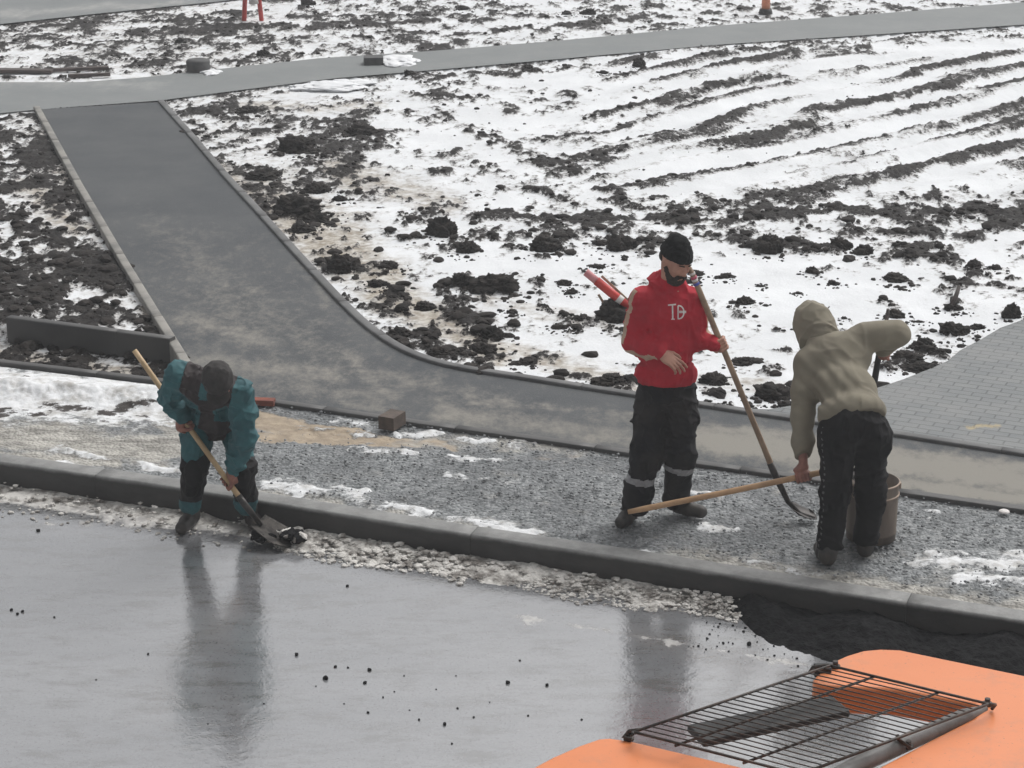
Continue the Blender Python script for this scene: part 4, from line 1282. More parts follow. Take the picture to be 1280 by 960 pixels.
# sticks in the snow and the dark rod by the hooded man's arm
def stick(p0, p1, r_, m_, label, cat, nm="stick"):
    bm = bmesh.new()
    p0, p1 = np.array(p0), np.array(p1)
    mid = (p0 + p1) / 2 + np.array([.008, 0, .004])
    bm_tube(bm, [p0, mid, p1], [r_, r_ * .9, r_ * .7], 7)
    return tag(bm_obj(nm, bm, M[m_]), label, cat)
g = G(1188, 385)
stick(g, P(1199, 358, g[1] + .1), .022, 'plank', "short weathered stake standing tilted in the snow, right of the hooded worker", "stake", "stake")
g = G(1106, 404)
stick(g - (0, 0, .02), P(1110, 386, g[1]), .018, 'plank', "thin stake poking out of a soil clump above the hooded worker's raised arm", "stake", "stake")
g = G(1041, 402)
stick(g, P(1027, 388, g[1]), .010, 'plank', "dark twig lying on the snow beside the worker's grey hood", "twig", "twig")
stick(G(1028, 391), P(1037, 383, G(0, 391)[1]), .007, 'plank', "short thin twig just above the worker's grey hood", "twig", "twig")
# brick and small bits on the gravel
def block(nm, c, hx, hy, hz, rot, m_, label, cat, bev=.006, kind=None):
    bm = bmesh.new()
    ca, sa = math.cos(rot), math.sin(rot)
    bm_box(bm, (0, 0, 0), (np.array([ca, sa, 0]), np.array([-sa, ca, 0]), Z_), (hx, hy, hz))
    bmesh.ops.subdivide_edges(bm, edges=bm.edges, cuts=6, use_grid_fill=True)
    for v in bm.verts:
        q = np.array(v.co[:])[None] * 14 + 3.3
        v.co *= 1 + .05 * float(vn3(q, 5)[0] - .5)
    o = bm_obj(nm, bm, m_, bevel=0)
    o.location = [float(k) for k in c]
    return tag(o, label, cat, kind=kind)
g = G(490, 536)
block("brick", (g[0], g[1] + .04, .050), .058, .085, .045, -.45, M['brick'], "brown brick lying on the gravel against the walkway kerb", "brick")
g = G(324, 505)
block("brick", (g[0], g[1], .018), .11, .035, .02, -.12, M['redbrick'], "reddish brick half sunk at the walkway kerb, right of the bent worker", "brick")
g = G(1251, 634)
V, Fx = lathe([(.001, .012), (.026, .010), (.032, .006), (.034, 0)], (g[0], g[1] - .09, .006), 20)
tag(mesh_np("lid", V, Fx, M['white']), "small round white lid lying by the walkway kerb at the right", "lid")
# concrete cap and block by the far path
g = G(248, 89)
V, Fx = lathe([(.001, .17), (.10, .17), (.14, .16), (.155, .14), (.15, .04), (.16, 0)], (g[0], g[1], -.01), 28)
tag(mesh_np("concrete_stub", V, Fx, M['ring']), "short round dark concrete stub at the edge of the far path", "concrete stub")
g = G(467, 80)
block("concrete_block", (g[0], g[1], .05), .125, .12, .05, .1, M['ring'], "square dark concrete block on the far path beside a snow patch", "concrete block")
g = G(500, 77)
V = lump(I4, 88, .6, 1.6) * np.array([.27, .36, .06]) + np.array([g[0], g[1], .0])
tag(mesh_np("snow_patch", V, F4, M['snowm']), kind="stuff")
for cx, cy, a, b in ((264, 91, .15, .2), (410, 107, .42, .30), (440, 103, .25, .2)):
    g = G(cx, cy)
    V = lump(I4, 90 + cx % 7, .7, 1.8) * np.array([a, b, .045]) + np.array([g[0], g[1], -.012])
    tag(mesh_np("snow_patch", V, F4, M['snowm']), kind="stuff")
# planks at the far left
for (a, b), w_, lab in ((((-30, 89), (66, 90)), .10, "dark thick plank lying on the snow at the far left edge"), (((60, 89), (136, 86)), .05, "thin reddish dark plank lying on the snow above the far path"), (((85, 96), (138, 94)), .04, "short thin plank nearest the far path at the far left")):
    p0, p1 = G(*a), G(*b)
    bm = bmesh.new()
    dl = nrm(p1 - p0)
    bm_box(bm, (p0 + p1) / 2 + (0, 0, .012), (dl, np.cross(Z_, dl), Z_), (np.linalg.norm(p1 - p0) / 2, w_ * .8, .022))
    tag(bm_obj("plank", bm, M['plank'], bevel=.006), lab, "plank")
# barrier and post at the top edge
g = G(316, 24)
br_ = tag(empty("road_barrier", g), "small red and white trestle barrier on the snow at the top edge", "barrier")
for sx in (-1, 1):
    bm = bmesh.new()
    bm_tube(bm, [g + (sx * .13, 0, -.02), g + (sx * .07, 0, .75)], .035, 8)
    bm_obj("leg", bm, M['redtape'], br_)
bm = bmesh.new()
bm_tube(bm, [g + (0.03, -.05, .24), g + (0.03, -.05, .40)], [.075, .05], 14)
bm_obj("lamp", bm, M['white'], br_)
bm = bmesh.new()
bm_box(bm, g + (0, -.03, .62), (X_, Y_, Z_), (.30, .012, .08))
bm_obj("board", bm, M['white'], br_, bevel=.004)
g = G(957, 15)
po = tag(empty("marker_post", g), "peach orange marker post standing in the snow at the top edge", "marker post")
bm = bmesh.new()
bm_tube(bm, [g + (0, 0, -.02), g + (0, 0, .7)], [.065, .06], 12)
bm_obj("post", bm, M['orangeplast'], po)
bm = bmesh.new()
bm_tube(bm, [g + (0, 0, -.02), g + (0, 0, .05)], [.11, .09], 14)
bm_obj("base", bm, M['rubber'], po)
# ================================================================== PEOPLE
# ---- man in the red hoodie -------------------------------------------------
yR = G(850, 650)[1]
man = tag(empty("person", (*G(822, 648)[:2], 0)), "standing man in a red hoodie and black knit hat, one hand round a tall pole", "person")
sL, eL, wL = P(804, 374, yR + .01), P(790, 427, yR + .03), P(824, 441, yR - .17)
sR, eR, wR = P(864, 376, yR + .02), P(874, 424, yR), P(893, 431, yR - .06)
neck, hd = P(838, 358, yR), P(844, 327, yR - .05)
hf_, hu_ = nrm((.50, -.72, -.36)), nrm((.22, -.16, .95))
bd_ = Body(.02)
LF = head(bd_, hd, hf_, hu_, 1.0)
bd_.cone(hd - hu_ * .05 - hf_ * .02, neck + (0, .01, -.03), .056, .062, .03)
bd_.cone(neck + (0, .01, -.03), P(835, 430, yR), .07, .08, .05)
bd_.cone(P(835, 430, yR), P(833, 490, yR), .08, .07, .05)
for a, b, c in ((sL, eL, wL), (sR, eR, wR)):
    bd_.cone(neck + (0, .01, -.08), a, .05, .045)
    bd_.cone(a, b, .045, .036); bd_.cone(b, c, .036, .026)
fL, fR = G(783, 655), G(855, 645)
hipL, knL, anL = P(815, 497, yR + .03), P(809, 565, yR - .03), P(794, 636, yR + .00)
hipR, knR, anR = P(851, 497, yR + .03), P(852, 563, yR - .01), P(846, 628, yR + .09)
for a, b, c in ((hipL, knL, anL), (hipR, knR, anR)):
    bd_.cone(P(833, 488, yR), a, .06, .055); bd_.cone(a, b, .055, .045); bd_.cone(b, c, .05, .036)
hA, hB = Body(.008), Body(.008)
dh = nrm(P(852, 459, yR - .24) - wL)
hand_open(hA, wL + dh * .012, dh, (.15, -.75, .65), sc=1.02, curl=20, thumb=-1)
gp = R_T + (R_M - R_T) * ((427 - 334) / (596 - 334))
hand_grip(hB, gp, R_M - R_T, nrm((-.75, -.65, 0)), .018, wR, 1.0, -1)
sdf_obj("body", bd_, [M['skin']], man, .009, extra=((hA, .0032), (hB, .0032)))
# hoodie
jk = Body(.05)
jk.cone(P(833, 466, yR + .01), P(834, 430, yR + .005), .125, .125)
jk.ell(P(833, 466, yR), (.186, .132, .10)); jk.ell(P(834, 430, yR), (.172, .130, .13)); jk.ell(P(836, 390, yR + .01), (.178, .125, .125))
jk.cone(sL + (0, 0, -.005), sR + (0, 0, -.005), .066, .066, .06)
jk.chain([sL, (sL + eL) / 2, eL], [.068, .062, .055]); jk.chain([eL, (eL + wL) / 2, wL + (wL - eL) * -.02], [.055, .050, .040])
jk.chain([sR, (sR + eR) / 2, eR], [.064, .058, .052]); jk.chain([eR, wR], [.050, .040])
jk.cone(neck + (-.004, .01, -.03), neck + (.004, -.005, .035), .082, .074, .04); jk.ell(neck + (-.03, .06, .02), (.095, .065, .06))
jk.ell(P(835, 452, yR - .10), (.11, .035, .055), k=.02)
jk.cut(P(833, 478, yR), (0, -.05, -1))
fo = folds(.012, (8, 8, 17), 3)
def red_face(c):
    # pale stripe down the outside of the sleeves
    out = np.zeros(len(c), int)
    for a, b, e in ((sL, eL, wL), (sR, eR, wR)):
        o_ = nrm((-1, -.45, .25)) if a is sL else nrm((1, -.2, .2))
        for p, q, r_ in ((a + (0, 0, .02), b, .036), (b, e, .032)):
            ab = q - p
            t = ((c - p) @ ab) / (ab @ ab)
            rel = c - (p + t[:, None] * ab)
            oo = nrm(o_ - ab * np.dot(o_, ab) / (ab @ ab))
            if p is b:
                oo = nrm((-.5, -.35, -.75) - ab * np.dot((-.5, -.35, -.75), ab) / (ab @ ab)) if a is sL else oo
            tt = np.cross(nrm(ab), oo)
            out |= (t > -.12) & (t < 1.04) & (rel @ oo > .022) & (np.abs(rel @ tt) < .022) & (np.linalg.norm(rel, axis=1) < .105)
    return out
hood = sdf_obj("hoodie", jk, [M['red'], M['stripe']], man, .0065, fo, red_face)
# waistband and cuffs
cf = Body(.01)
cf.cone(wL - nrm(wL - eL) * .035, wL + nrm(wL - eL) * .005, .040, .037)
sdf_obj("cuff", cf, [M['red']], man, .005, folds(.003, (30, 30, 30)))
cf = Body(.01)
cf.cone(wR - nrm(wR - eR) * .03, wR + nrm(wR - eR) * .005, .041, .038)
sdf_obj("cuff", cf, [M['red']], man, .005, folds(.003, (30, 30, 30)))
# print on the chest
bpy.context.view_layer.update()
hv = [v.co.copy() for v in hood.data.vertices]
tree = BVHTree.FromPolygons(hv, [tuple(p.vertices) for p in hood.data.polygons])
bm = bmesh.new()
def print_poly(poly, off=.0025):
    n = 6
    vs = []
    for u, v in poly:
        d = Vector([float(k) for k in nrm(ray(u, v))])
        h = tree.ray_cast(Vector((0, 0, H)), d)
        if h[0] is None:
            return
        vs.append(bm.verts.new(h[0] - d * off))
    bm.faces.new(vs)
def qstrip(pts, w_, n=3):
    for (x0, y0), (x1, y1) in zip(pts, pts[1:]):
        L_ = math.hypot(x1 - x0, y1 - y0)
        nx, ny = -(y1 - y0) / L_ * w_ / 2, (x1 - x0) / L_ * w_ / 2
        m_ = max(1, int(L_ / 2.5))
        for i in range(m_):
            a, b = i / m_, (i + 1) / m_
            p, q = (x0 + (x1 - x0) * a, y0 + (y1 - y0) * a), (x0 + (x1 - x0) * b, y0 + (y1 - y0) * b)
            print_poly([(p[0] + nx, p[1] + ny), (q[0] + nx, q[1] + ny), (q[0] - nx, q[1] - ny), (p[0] - nx, p[1] - ny)])
qstrip([(835, 381.5), (845, 380.5)], 1.8); qstrip([(840.6, 380.5), (841, 399)], 1.9); qstrip([(839, 399), (843.5, 399)], 1.3)
qstrip([(847.5, 382)] + [(848.5 + 6.5 * math.sin(a), 390.3 - 8.3 * math.cos(a)) for a in np.linspace(.2, 2.9, 9)] + [(847, 398.5)], 1.7)
qstrip([(847.6, 382), (847.6, 398.5)], 1.5)
for k in range(6):
    qstrip([(849.6 + k * 1.5, 388.4), (849.6 + k * 1.5, 391.4)], 1.15)
bm_obj("chest_print", bm, M['white'], man)
# trousers
tr = Body(.035)
tr.ell(P(833, 484, yR + .01), (.168, .120, .125)); 
tr.chain([hipL + (0, 0, -.01), knL, anL + (0, 0, .035)], [.098, .086, .084])
tr.chain([hipR + (0, 0, -.01), knR, anR + (0, 0, .035)], [.096, .084, .080])
tr.ell(hipL + (-.075, -.0, -.12), (.035, .07, .07)); tr.ell(hipR + (.065, .0, -.12), (.035, .07, .07))
tr.cut(P(833, 462, yR), (0, 0, 1)); tr.cut((0, 0, min(anL[2], anR[2]) - .045), (0, 0, -1))
def tr_face(c):
    o = np.zeros(len(c), int)
    for k, a, px_ in ((knL, anL, 602), (knR, anR, 592)):
        near = np.linalg.norm((c - (k + a) / 2)[:, :2], axis=1) < .14
        zc = P(800, px_, yR - .08)[2]
        o |= near & (np.abs(c[:, 2] - zc + .12 * (c[:, 0] - a[0])) < .021)
    return o
sdf_obj("trousers", tr, [M['navy'], M['reflect']], man, .0065, folds(.016, (7, 7, 15), 13), tr_face)
sdf_obj("boot", shoe(Body(.02), fL + (.03, .07, .040), fL + (-.035, -.06, .036), anL + (0, 0, .03), .045), [M['boot']], man, .006)
sdf_obj("boot", shoe(Body(.02), fR + (-.03, .06, .040), fR + (.10, -.02, .036), anR + (0, 0, .03), .045), [M['boot']], man, .006)
# knit hat, beard and hair
r_, f_, u_a = axes(hf_, hu_)
ht = Body(.02)
ht.ell(LF(0, -.012, .045), (.090, .106, .094), (r_, f_, u_a)); ht.ell(LF(0, -.03, .115), (.060, .065, .045), (r_, f_, u_a))
ht.cut(LF(0, 0, .030), -u_a + f_ * .10)
sdf_obj("knit_hat", ht, [M['knit']], man, .006, folds(.006, (26, 26, 26), 8))
be = Body(.012)
be.ell(LF(0, .050, -.088), (.050, .048, .040), (r_, f_, u_a)); be.cone(LF(-.060, .012, -.03), LF(-.035, .055, -.085), .018, .026); be.cone(LF(.060, .012, -.03), LF(.035, .055, -.085), .018, .026)
be.cone(LF(-.026, .096, -.046), LF(.026, .096, -.046), .008, .008)
be.cone(LF(-.030, .090, -.046), LF(-.034, .070, -.085), .010, .015); be.cone(LF(.030, .090, -.046), LF(.034, .070, -.085), .010, .015)
sdf_obj("beard", be, [M['beard']], man, .004, lambda X: .004 * (vn3(X * 160, 9) - .5) * 2)
for s_ in (-1, 1):
    ey = Body(.002)
    ey.cone(LF(s_ * .018, .0965, .031), LF(s_ * .045, .084, .031), .0045, .0035)
    sdf_obj("eyebrow", ey, [M['beard']], man, .003)
ha = Body(.01)
ha.ell(LF(0, -.055, .005), (.072, .055, .050), (r_, f_, u_a))
sdf_obj("hair", ha, [M['beard']], man, .006)

# ---- bent man in the grey hoodie -------------------------------------------
yG = G(1045, 702)[1]
man2 = tag(empty("person", (*G(1058, 700)[:2], 0)), "hooded worker in a grey olive hoodie and black trousers, seen from behind, bending forward", "person")
sL, eL, wL = P(1010, 455, yG + .40), P(1003, 522, yG + .28), P(1004, 580, yG + .18)
sR, eR, wR = P(1082, 421, yG + .44), P(1121, 417, yG + .42), P(1104, 437, yG + .62)
neck, hd = P(1030, 425, yG + .50), P(1015, 408, yG + .60)
pel = P(1066, 522, yG + .08)
hipL, knL, anL = P(1049, 540, yG + .08), P(1044, 618, yG + .03), P(1037, 686, yG + .0)
hipR, knR, anR = P(1086, 538, yG + .10), P(1090, 614, yG + .08), P(1082, 678, yG + .09)
hf_, hu_ = nrm((-.45, .62, -.55)), nrm((-.25, .35, .9))
b2 = Body(.02)
L2 = head(b2, hd, hf_, hu_, .98)
b2.cone(hd, neck, .055, .06); b2.cone(neck, P(1045, 450, yG + .38), .05, .06); b2.cone(P(1045, 450, yG + .38), pel, .06, .06)
for a, b, c in ((sL, eL, wL), (sR, eR, wR)):
    b2.cone(neck + (0, -.03, -.03), a, .05, .045); b2.cone(a, b, .045, .036); b2.cone(b, c, .036, .026)
for a, b, c in ((hipL, knL, anL), (hipR, knR, anR)):
    b2.cone(pel, a, .06, .055); b2.cone(a, b, .055, .045); b2.cone(b, c, .05, .036)
h1, h2 = Body(.008), Body(.008)
gp = A_ + dG * np.dot(np.array(wL) - A_, dG)
gp = A_ + dG * (np.linalg.norm(C_ - A_) - .005)
hand_grip(h1, gp, dG, nrm((0, -.35, .9)), .018, wL, 1.0, 1)
rodT, rodB = P(1101, 430, yG + .66), P(1093, 474, yG + .60)
hand_grip(h2, P(1104, 441, yG + .66), rodT - rodB, nrm((.5, -.8, 0)), .016, wR, 1.0, 1)
sdf_obj("body", b2, [M['coldskin']], man2, .009, extra=((h1, .0032), (h2, .0035)))
j2 = Body(.05)
up2 = nrm(P(1046, 440, yG + .42) - pel); rt2 = nrm(sR - sL); fw2 = np.cross(up2, rt2)
A2_ = (rt2, nrm(np.cross(up2, rt2)), up2)
j2.ell(pel + up2 * .03, (.186, .150, .11), A2_); j2.ell(pel * .55 + P(1046, 440, yG + .42) * .45, (.165, .125, .17), A2_); j2.ell(P(1047, 448, yG + .40), (.180, .120, .15), A2_)
j2.cone(sL, sR, .072, .072, .07)
j2.chain([sL, (sL + eL) / 2, eL], [.078, .070, .060]); j2.chain([eL, (eL + wL) / 2, wL], [.060, .055, .043])
j2.chain([sR, (sR + eR) / 2, eR], [.078, .074, .068]); j2.chain([eR, wR], [.066, .045])
j2.ell(neck + (.01, -.02, -.01), (.10, .09, .065)); 
j2.cut(pel - up2 * .035, -up2 + rt2 * .06)
def wr2(X):
    g1 = folds(.006, (5, 5, 7), 29)(X)
    # tension folds gather low on the left of the waist
    s = X - np.array(P(1030, 485, yG + .2))
    wgt = np.exp(-(s ** 2).sum(1) / .035)
    ph = (s @ nrm((.75, 0, 1.0))) * 95 + 3 * vn3(X * 9, 4)
    return g1 + wgt * .006 * np.sin(ph)
sdf_obj("hoodie", j2, [M['olive']], man2, .0065, wr2)
r_, f_, u_a = axes(hf_, hu_)
hh = Body(.03)
hh.ell(L2(0, -.015, .015), (.108, .125, .128), (r_, f_, u_a)); hh.ell(L2(0, .02, -.06), (.095, .105, .085), (r_, f_, u_a)); hh.cone(L2(0, -.07, -.05), neck + (.01, -.02, -.02), .085, .09)
hh.cut(L2(0, .085, 0), f_)
sdf_obj("hood", hh, [M['olive']], man2, .0065, folds(.012, (11, 11, 11), 25))
t2 = Body(.035)
t2.ell(pel + (0, 0, -.02), (.172, .140, .13)); t2.ell(hipL + (-.0, -.05, .0), (.095, .10, .10)); t2.ell(hipR + (0, -.05, 0), (.095, .10, .10))
t2.chain([hipL, knL, anL + (0, 0, .02)], [.100, .078, .072]); t2.chain([hipR, knR, anR + (0, 0, .02)], [.100, .080, .070])
t2.ell(hipR + (.095, 0, -.07), (.035, .06, .085)); t2.ell(hipL + (-.085, 0, -.05), (.035, .06, .085))
t2.cut(pel + up2 * .03, up2); t2.cut((0, 0, .085), (0, 0, -1))
def t2face(c):
    o = np.zeros(len(c), int)
    for p, q in ((hipL, knL), (knL, anL)):
        ab = q - p
        t = ((c - p) @ ab) / (ab @ ab)
        rel = c - (p + t[:, None] * ab)
        oo = nrm((-1, -.55, 0)); tt = np.cross(nrm(ab), oo)
        dots = (np.sin(c[:, 2] * 2 * math.pi / .035) > .25)
        o |= (t > -.1) & (t < 1) & (rel @ oo > .05) & (np.abs(rel @ tt) < .006) & dots
    return o
sdf_obj("trousers", t2, [M['black'], M['greydot']], man2, .0065, folds(.015, (7, 7, 14), 33), t2face)
g1_, g2_ = G(1033, 708), G(1082, 698)
sdf_obj("boot", shoe(Body(.02), g1_ + (0.01, .03, .042), g1_ + (-.01, .19, .036), anL + (0, 0, .02), .047), [M['boot']], man2, .006)
sdf_obj("boot", shoe(Body(.02), g2_ + (0.0, .03, .042), g2_ + (.03, .19, .036), anR + (0, 0, .02), .046), [M['boot']], man2, .006)
rod = tag(tool("rod", [rodB - (0.0, 0, .02), rodT + nrm(rodT - rodB) * .06], [.020, .017], M['rubber']), "short dark rod held upright in the hooded worker's raised right hand", "rod")

# ---- man in teal, bent over his shovel --------------------------------------
man3 = tag(empty("person", (*G(268, 662, ROADZ)[:2], ROADZ)), "worker in teal workwear and a dark cap, bent over his shovel at the kerb foot", "person")
sL, eL = P(224, 470, yT - .33), P(210, 498, yT - .18)
def on_handle(py_):
    t = (py_ - 438) / (628 - 438)
    return T_T + (T_B - T_T) * t
g1, g2 = on_handle(529), on_handle(601)
wL = P(227, 521, g1[1] - .02)
sR, eR, wR = P(299, 490, yT - .35), P(306, 546, yT - .34), P(292, 586, g2[1] - .02)
neck, hd = P(268, 480, yT - .38), P(273, 476, yT - .52)
pel = P(271, 500, yT + .12)
hipL, knL, anL = P(249, 497, yT + .12), P(243, 590, yT - .12), P(238, 638, yT - .02)
hipR, knR, anR = P(292, 499, yT + .12), P(303, 592, yT - .12), P(308, 642, yT - .02)
hf_, hu_ = nrm((.04, -.45, -.88)), nrm((0, -.86, .5))
b3 = Body(.02)
L3 = head(b3, hd, hf_, hu_, .93)
b3.cone(hd, neck, .055, .06); b3.cone(neck, P(266, 486, yT - .20), .05, .07); b3.cone(P(266, 486, yT - .20), pel, .07, .07)
for a, b, c in ((sL, eL, wL), (sR, eR, wR)):
    b3.cone(neck, a, .05, .045); b3.cone(a, b, .045, .036); b3.cone(b, c, .036, .026)
for a, b, c in ((hipL, knL, anL), (hipR, knR, anR)):
    b3.cone(pel, a, .06, .055); b3.cone(a, b, .055, .045); b3.cone(b, c, .045, .018)
h1, h2 = Body(.008), Body(.008)
hand_grip(h1, g1, T_B - T_T, nrm((-.75, .5, .3)), .017, wL, 1.0, 1)
hand_grip(h2, g2, T_B - T_T, nrm((.8, .45, .4)), .017, wR, 1.05, -1)
sdf_obj("body", b3, [M['coldskin']], man3, .009, extra=((h1, .0032), (h2, .0032)))
j3 = Body(.035)
ch = P(262, 488, yT - .26)
up3 = nrm(ch - pel); rt3 = nrm(sR - sL); A3 = (rt3, nrm(np.cross(up3, rt3)), up3)
j3.ell(ch, (.165, .125, .13), A3); j3.ell(ch * .5 + pel * .5 + rt3 * .015, (.150, .130, .17), A3); j3.ell(pel + up3 * .10 + rt3 * .01, (.155, .140, .12), A3)
j3.ell(P(269, 522, yT - .06), (.13, .11, .10)); j3.ell(P(271, 534, yT + .04), (.145, .12, .07))
j3.cone(sL, sR, .078, .078, .06)
j3.chain([sL, (sL + eL) / 2, eL], [.074, .062, .052]); j3.chain([eL, (eL + wL) / 2, wL], [.052, .047, .040])
j3.chain([sR, (sR + eR) / 2, eR * .8 + sR * .2], [.080, .076, .070])
j3r = Body(.03); j3r.chain([(sR + eR) / 2, eR, (eR + wR) / 2, wR], [.068, .068, .060, .046])
j3.ell(neck + (0, -.02, .0), (.105, .08, .075))
j3.cut(P(268, 548, yT), (0, .1, -1))
ycol = P(270, 470, yT - .4)
def j3face(c):
    px_, py_ = pix(c[:, 0], c[:, 1], c[:, 2])
    e = .02 * (vn3(c * 14, 3) - .5)
    # dark yoke over both shoulders and round the collar, dark hem band
    rx = (c - ch) @ rt3
    up_ = (c - ch) @ up3
    back = (c - ch) @ A3[1]
    yoke = (np.abs(rx) < .150 + e) & (np.abs(rx) > .035) & (up_ > .045 + e) & (np.abs(rx) < .18 - .9 * np.clip(.12 - up_, 0, 1))
    zh = P(268, 522, yT - .1)[2]
    hem = (c[:, 2] < zh + 2 * e + .04 * np.abs(rx)) & (np.linalg.norm(c - eL, axis=1) > .12) & (np.linalg.norm(c - wL, axis=1) > .13) & (np.linalg.norm(c - eR, axis=1) > .16) & (np.linalg.norm(c - wR, axis=1) > .2)
    placket = (np.abs(rx - .01) < .045) & (c[:, 2] < ch[2] - .02)
    return (yoke | hem | placket).astype(int)
sdf_obj("jacket", j3, [M['teal'], M['brownyoke']], man3, .0065, folds(.020, (8, 8, 16), 43), None if False else j3face, extra=((j3r, .0065),))
t3 = Body(.035)
t3.ell(pel, (.165, .14, .13))
t3.chain([hipL, (hipL + knL) / 2 + (0, 0, .02), knL + (0, .02, .03), anL + (0, 0, .05)], [.100, .090, .076, .062]); t3.chain([hipR, (hipR + knR) / 2 + (0, 0, .02), knR + (0, .02, .03), anR + (0, 0, .05)], [.100, .090, .076, .062])
t3.cut((0, 0, ROADZ + .095), (0, 0, -1))
def t3face(c):
    px_, py_ = pix(c[:, 0], c[:, 1], c[:, 2])
    zt, zb = P(243, 577, yT - .2)[2], P(243, 630, yT - .12)[2]
    return ((c[:, 2] < zt + .02 * np.sin(c[:, 0] * 30)) & (c[:, 2] > zb) & (c[:, 1] < yT + .1)).astype(int)
sdf_obj("trousers", t3, [M['teal'], M['navy']], man3, .0065, folds(.016, (8, 8, 14), 53), t3face)
for kk, an in ((knL, anL), (knR, anR)):
    kp = Body(.02)
    kp.ell(kk + (0, -.050, .01), (.055, .036, .080)); kp.cone(kk + (0, -.045, .0), kk * .5 + an * .5 + (0, -.045, .02), .042, .040)
    sdf_obj("knee_pad", kp, [M['black']], man3, .006, folds(.006, (14, 14, 20), 63))
s1_, s2_ = G(234, 661, ROADZ), G(318, 660, ROADZ)
sdf_obj("boot", shoe(Body(.02), s1_ + (.02, .09, .044), s1_ + (-.02, -.08, .038), anL + (0, 0, .095), .047), [M['boot']], man3, .006)
sdf_obj("boot", shoe(Body(.02), s2_ + (-.03, .09, .044), s2_ + (.02, -.06, .038), anR + (0, 0, .095), .047), [M['boot']], man3, .006)
r_, f_, u_a = axes(hf_, hu_)
cp = Body(.02)
cp.ell(L3(0, -.010, .045), (.090, .104, .086), (r_, f_, u_a)); cp.cut(L3(0, 0, .020), -u_a)
sdf_obj("cap", cp, [M['capcloth']], man3, .006, folds(.007, (16, 16, 16), 73))
br = Body(.01)
br.ell(L3(0, .100, .030), (.068, .056, .009), (r_, f_, u_a))
sdf_obj("cap_brim", br, [M['capcloth']], man3, .004)
ha = Body(.01)
ha.ell(L3(0, -.045, .0), (.074, .055, .060), (r_, f_, u_a))
sdf_obj("hair", ha, [M['beard']], man3, .006)

# ================================================================== ORANGE MACHINE
ZD = 1.5
mc = tag(empty("construction_vehicle", (*G(1200, 1100, ZD)[:2], ROADZ)), "orange machine on the road with a dark wire grate over its open recess", "construction vehicle")
def D_(px_, py_, dz=0):
    return G(px_, py_, ZD + dz)
out = [(1016, 848), (1026, 836), (1040, 826), (1058, 818), (1078, 812), (1100, 810), (1125, 811), (1280, 843), (1500, 893), (1850, 1500), (1180, 1900), (500, 1350), (560, 1080), (662, 960), (690, 945), (722, 931), (748, 922), (762, 921), (790, 925), (850, 939), (960, 965), (1030, 990), (1090, 962), (1160, 925), (1215, 897), (1226, 886), (1215, 879), (1120, 861), (1026, 857), (1016, 853)]
bm = bmesh.new()
top = [bm.verts.new([float(k) for k in D_(*q)]) for q in out]
f = bm.faces.new(top)
r = bmesh.ops.extrude_face_region(bm, geom=[f])
for v in [g for g in r['geom'] if isinstance(g, bmesh.types.BMVert)]:
    v.co.z -= .11
bm_obj("deck", bm, M['orange'], mc, bevel=.022, segs=4)
# body, cab floor and wheels beneath the deck
cx_, cy_ = D_(1500, 1150)[:2]
bm = bmesh.new()
bm_box(bm, (cx_ - .15, cy_ - .25, ZD - .55), (X_, Y_, Z_), (.95, .85, .43))
bm_obj("body_shell", bm, M['orange'], mc, bevel=.05, segs=3)
bm = bmesh.new()
bm_box(bm, (cx_ - .35, cy_ - .35, .42), (X_, Y_, Z_), (.95, 1.1, .12))
bm_obj("chassis", bm, M['steel'], mc, bevel=.01)
for wx in (-1.0, .75):
    for wy in (-1.0, .55):
        wc = np.array([cx_ - .35 + wx, cy_ - .35 + wy, ROADZ + .40])
        prof = [(.10, -.12), (.30, -.13), (.38, -.11), (.40, -.06), (.40, .06), (.38, .11), (.30, .13), (.10, .12)]
        V, Fx = lathe(prof, (0, 0, 0), 36)
        V = np.array(V)[:, [2, 0, 1]] + wc
        wh = mesh_np("wheel", V, Fx, M['rubber'], mc)
        V, Fx = lathe([(.001, -.10), (.20, -.10), (.22, -.135), (.24, -.135), (.24, .135), (.22, .135), (.20, .10), (.001, .10)], (0, 0, 0), 30)
        mesh_np("rim", np.array(V)[:, [2, 0, 1]] + wc, Fx, M['orange'], wh)
# seam line on the deck and seal along the recess
bm = bmesh.new()
bm_tube(bm, [D_(1232, 886, .0), D_(1205, 896, .0), D_(1140, 925, .0), D_(1075, 955, .0), D_(1020, 985, .0), D_(985, 1004, 0)], [.012, .028, .030, .030, .030, .02], 12)
bm_obj("seal", bm, M['gasket'], mc)
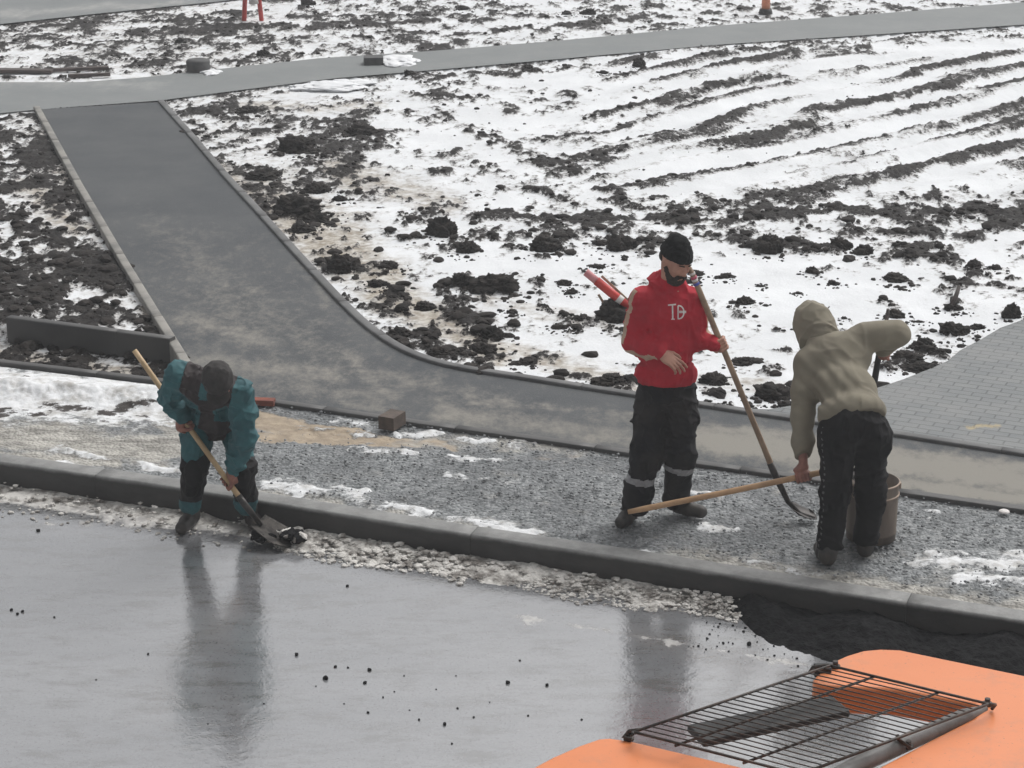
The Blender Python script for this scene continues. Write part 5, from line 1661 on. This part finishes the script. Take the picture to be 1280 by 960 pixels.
# wire grate
ZG = .055
gA, gB, gC, gD = D_(792, 915, ZG), D_(1038, 832, ZG), D_(1236, 880, ZG), D_(1000, 968, ZG)
grate = empty("grate", (gA + gC) / 2)
bpy.data.objects.remove(grate)
bm = bmesh.new()
for a, b in ((gA, gB), (gB, gC), (gC, gD), (gD, gA)):
    bm_tube(bm, [a, b], .0050, 8)
def gp_(u, v):
    return gA * (1 - u) * (1 - v) + gB * u * (1 - v) + gC * u * v + gD * (1 - u) * v
for k in range(1, 25):
    u = k / 25
    bm_tube(bm, [gp_(u, -.005), gp_(u, .5) + (0, 0, .004), gp_(u, 1.005)], .0023, 6)
for v in (.27, .68):
    bm_tube(bm, [gp_(-.01, v) + (0, 0, -.007), gp_(1.01, v) + (0, 0, -.007)], .0046, 8)
gr = bm_obj("grate", bm, M['wire'], mc)
for hk, hr in (([gA, gA + (-.01, -.01, -.005), D_(800, 912, .04), D_(786, 914, .03), D_(779, 921, .014), D_(790, 924, .010)], .0065),
               ([gB, D_(1030, 832, .04), D_(1016, 834, .03), D_(1012, 840, -.01)], .006), ([gC, D_(1244, 881, .03), D_(1240, 886, .008)], .0065),
               ([gp_(.52, .98), D_(1120, 922, .04), D_(1138, 935, .012)], .0060)):
    bm = bmesh.new()
    bm_tube(bm, hk, hr, 8)
    bm_obj("hook", bm, M['wire'], mc)
for q in ((1044, 834), (1234, 881), (786, 924), (1135, 934)):
    bm = bmesh.new()
    c0 = D_(*q, .0)
    bm_tube(bm, [c0 + (0, 0, -.002), c0 + (0, 0, .008)], .018, 12)
    bm_tube(bm, [c0 + (0, 0, .007), c0 + (0, 0, .024)], .010, 6)
    bm_obj("bolt", bm, M['wire'], mc)
# dark bar lying under the grate
b0, b1 = D_(866, 921, .004), D_(1054, 882, .004)
bm = bmesh.new()
dl = nrm(b1 - b0)
sd2 = np.cross(Z_, dl)
bm_box(bm, (b0 + b1) / 2, (dl, sd2, Z_), (np.linalg.norm(b1 - b0) / 2 * .97, .062, .014))
bm_obj("lamp_bar", bm, M['rubber'], mc, bevel=.008)
bm = bmesh.new()
bm_box(bm, D_(1028, 838, -.0), (X_, Y_, Z_), (.030, .022, .02))
bm_obj("latch", bm, M['rubber'], mc, bevel=.006)

# ================================================================== HAZE
bm = bmesh.new()
bm_box(bm, (0, 33, 2.6), (X_, Y_, Z_), (45, 42, 4.2))
hz = bm_obj("haze", bm, [])
hz["kind"] = "stuff"
hm = bpy.data.materials.new("haze_air")
hm.use_nodes = True
hn = hm.node_tree
hn.nodes.clear()
ho = hn.nodes.new("ShaderNodeOutputMaterial")
hv_ = hn.nodes.new("ShaderNodeVolumePrincipled")
hv_.inputs["Color"].default_value = (.93, .95, .97, 1)
hv_.inputs["Density"].default_value = HAZE
hv_.inputs["Anisotropy"].default_value = .2
hn.links.new(hv_.outputs[0], ho.inputs["Volume"])
hz.data.materials.append(hm)
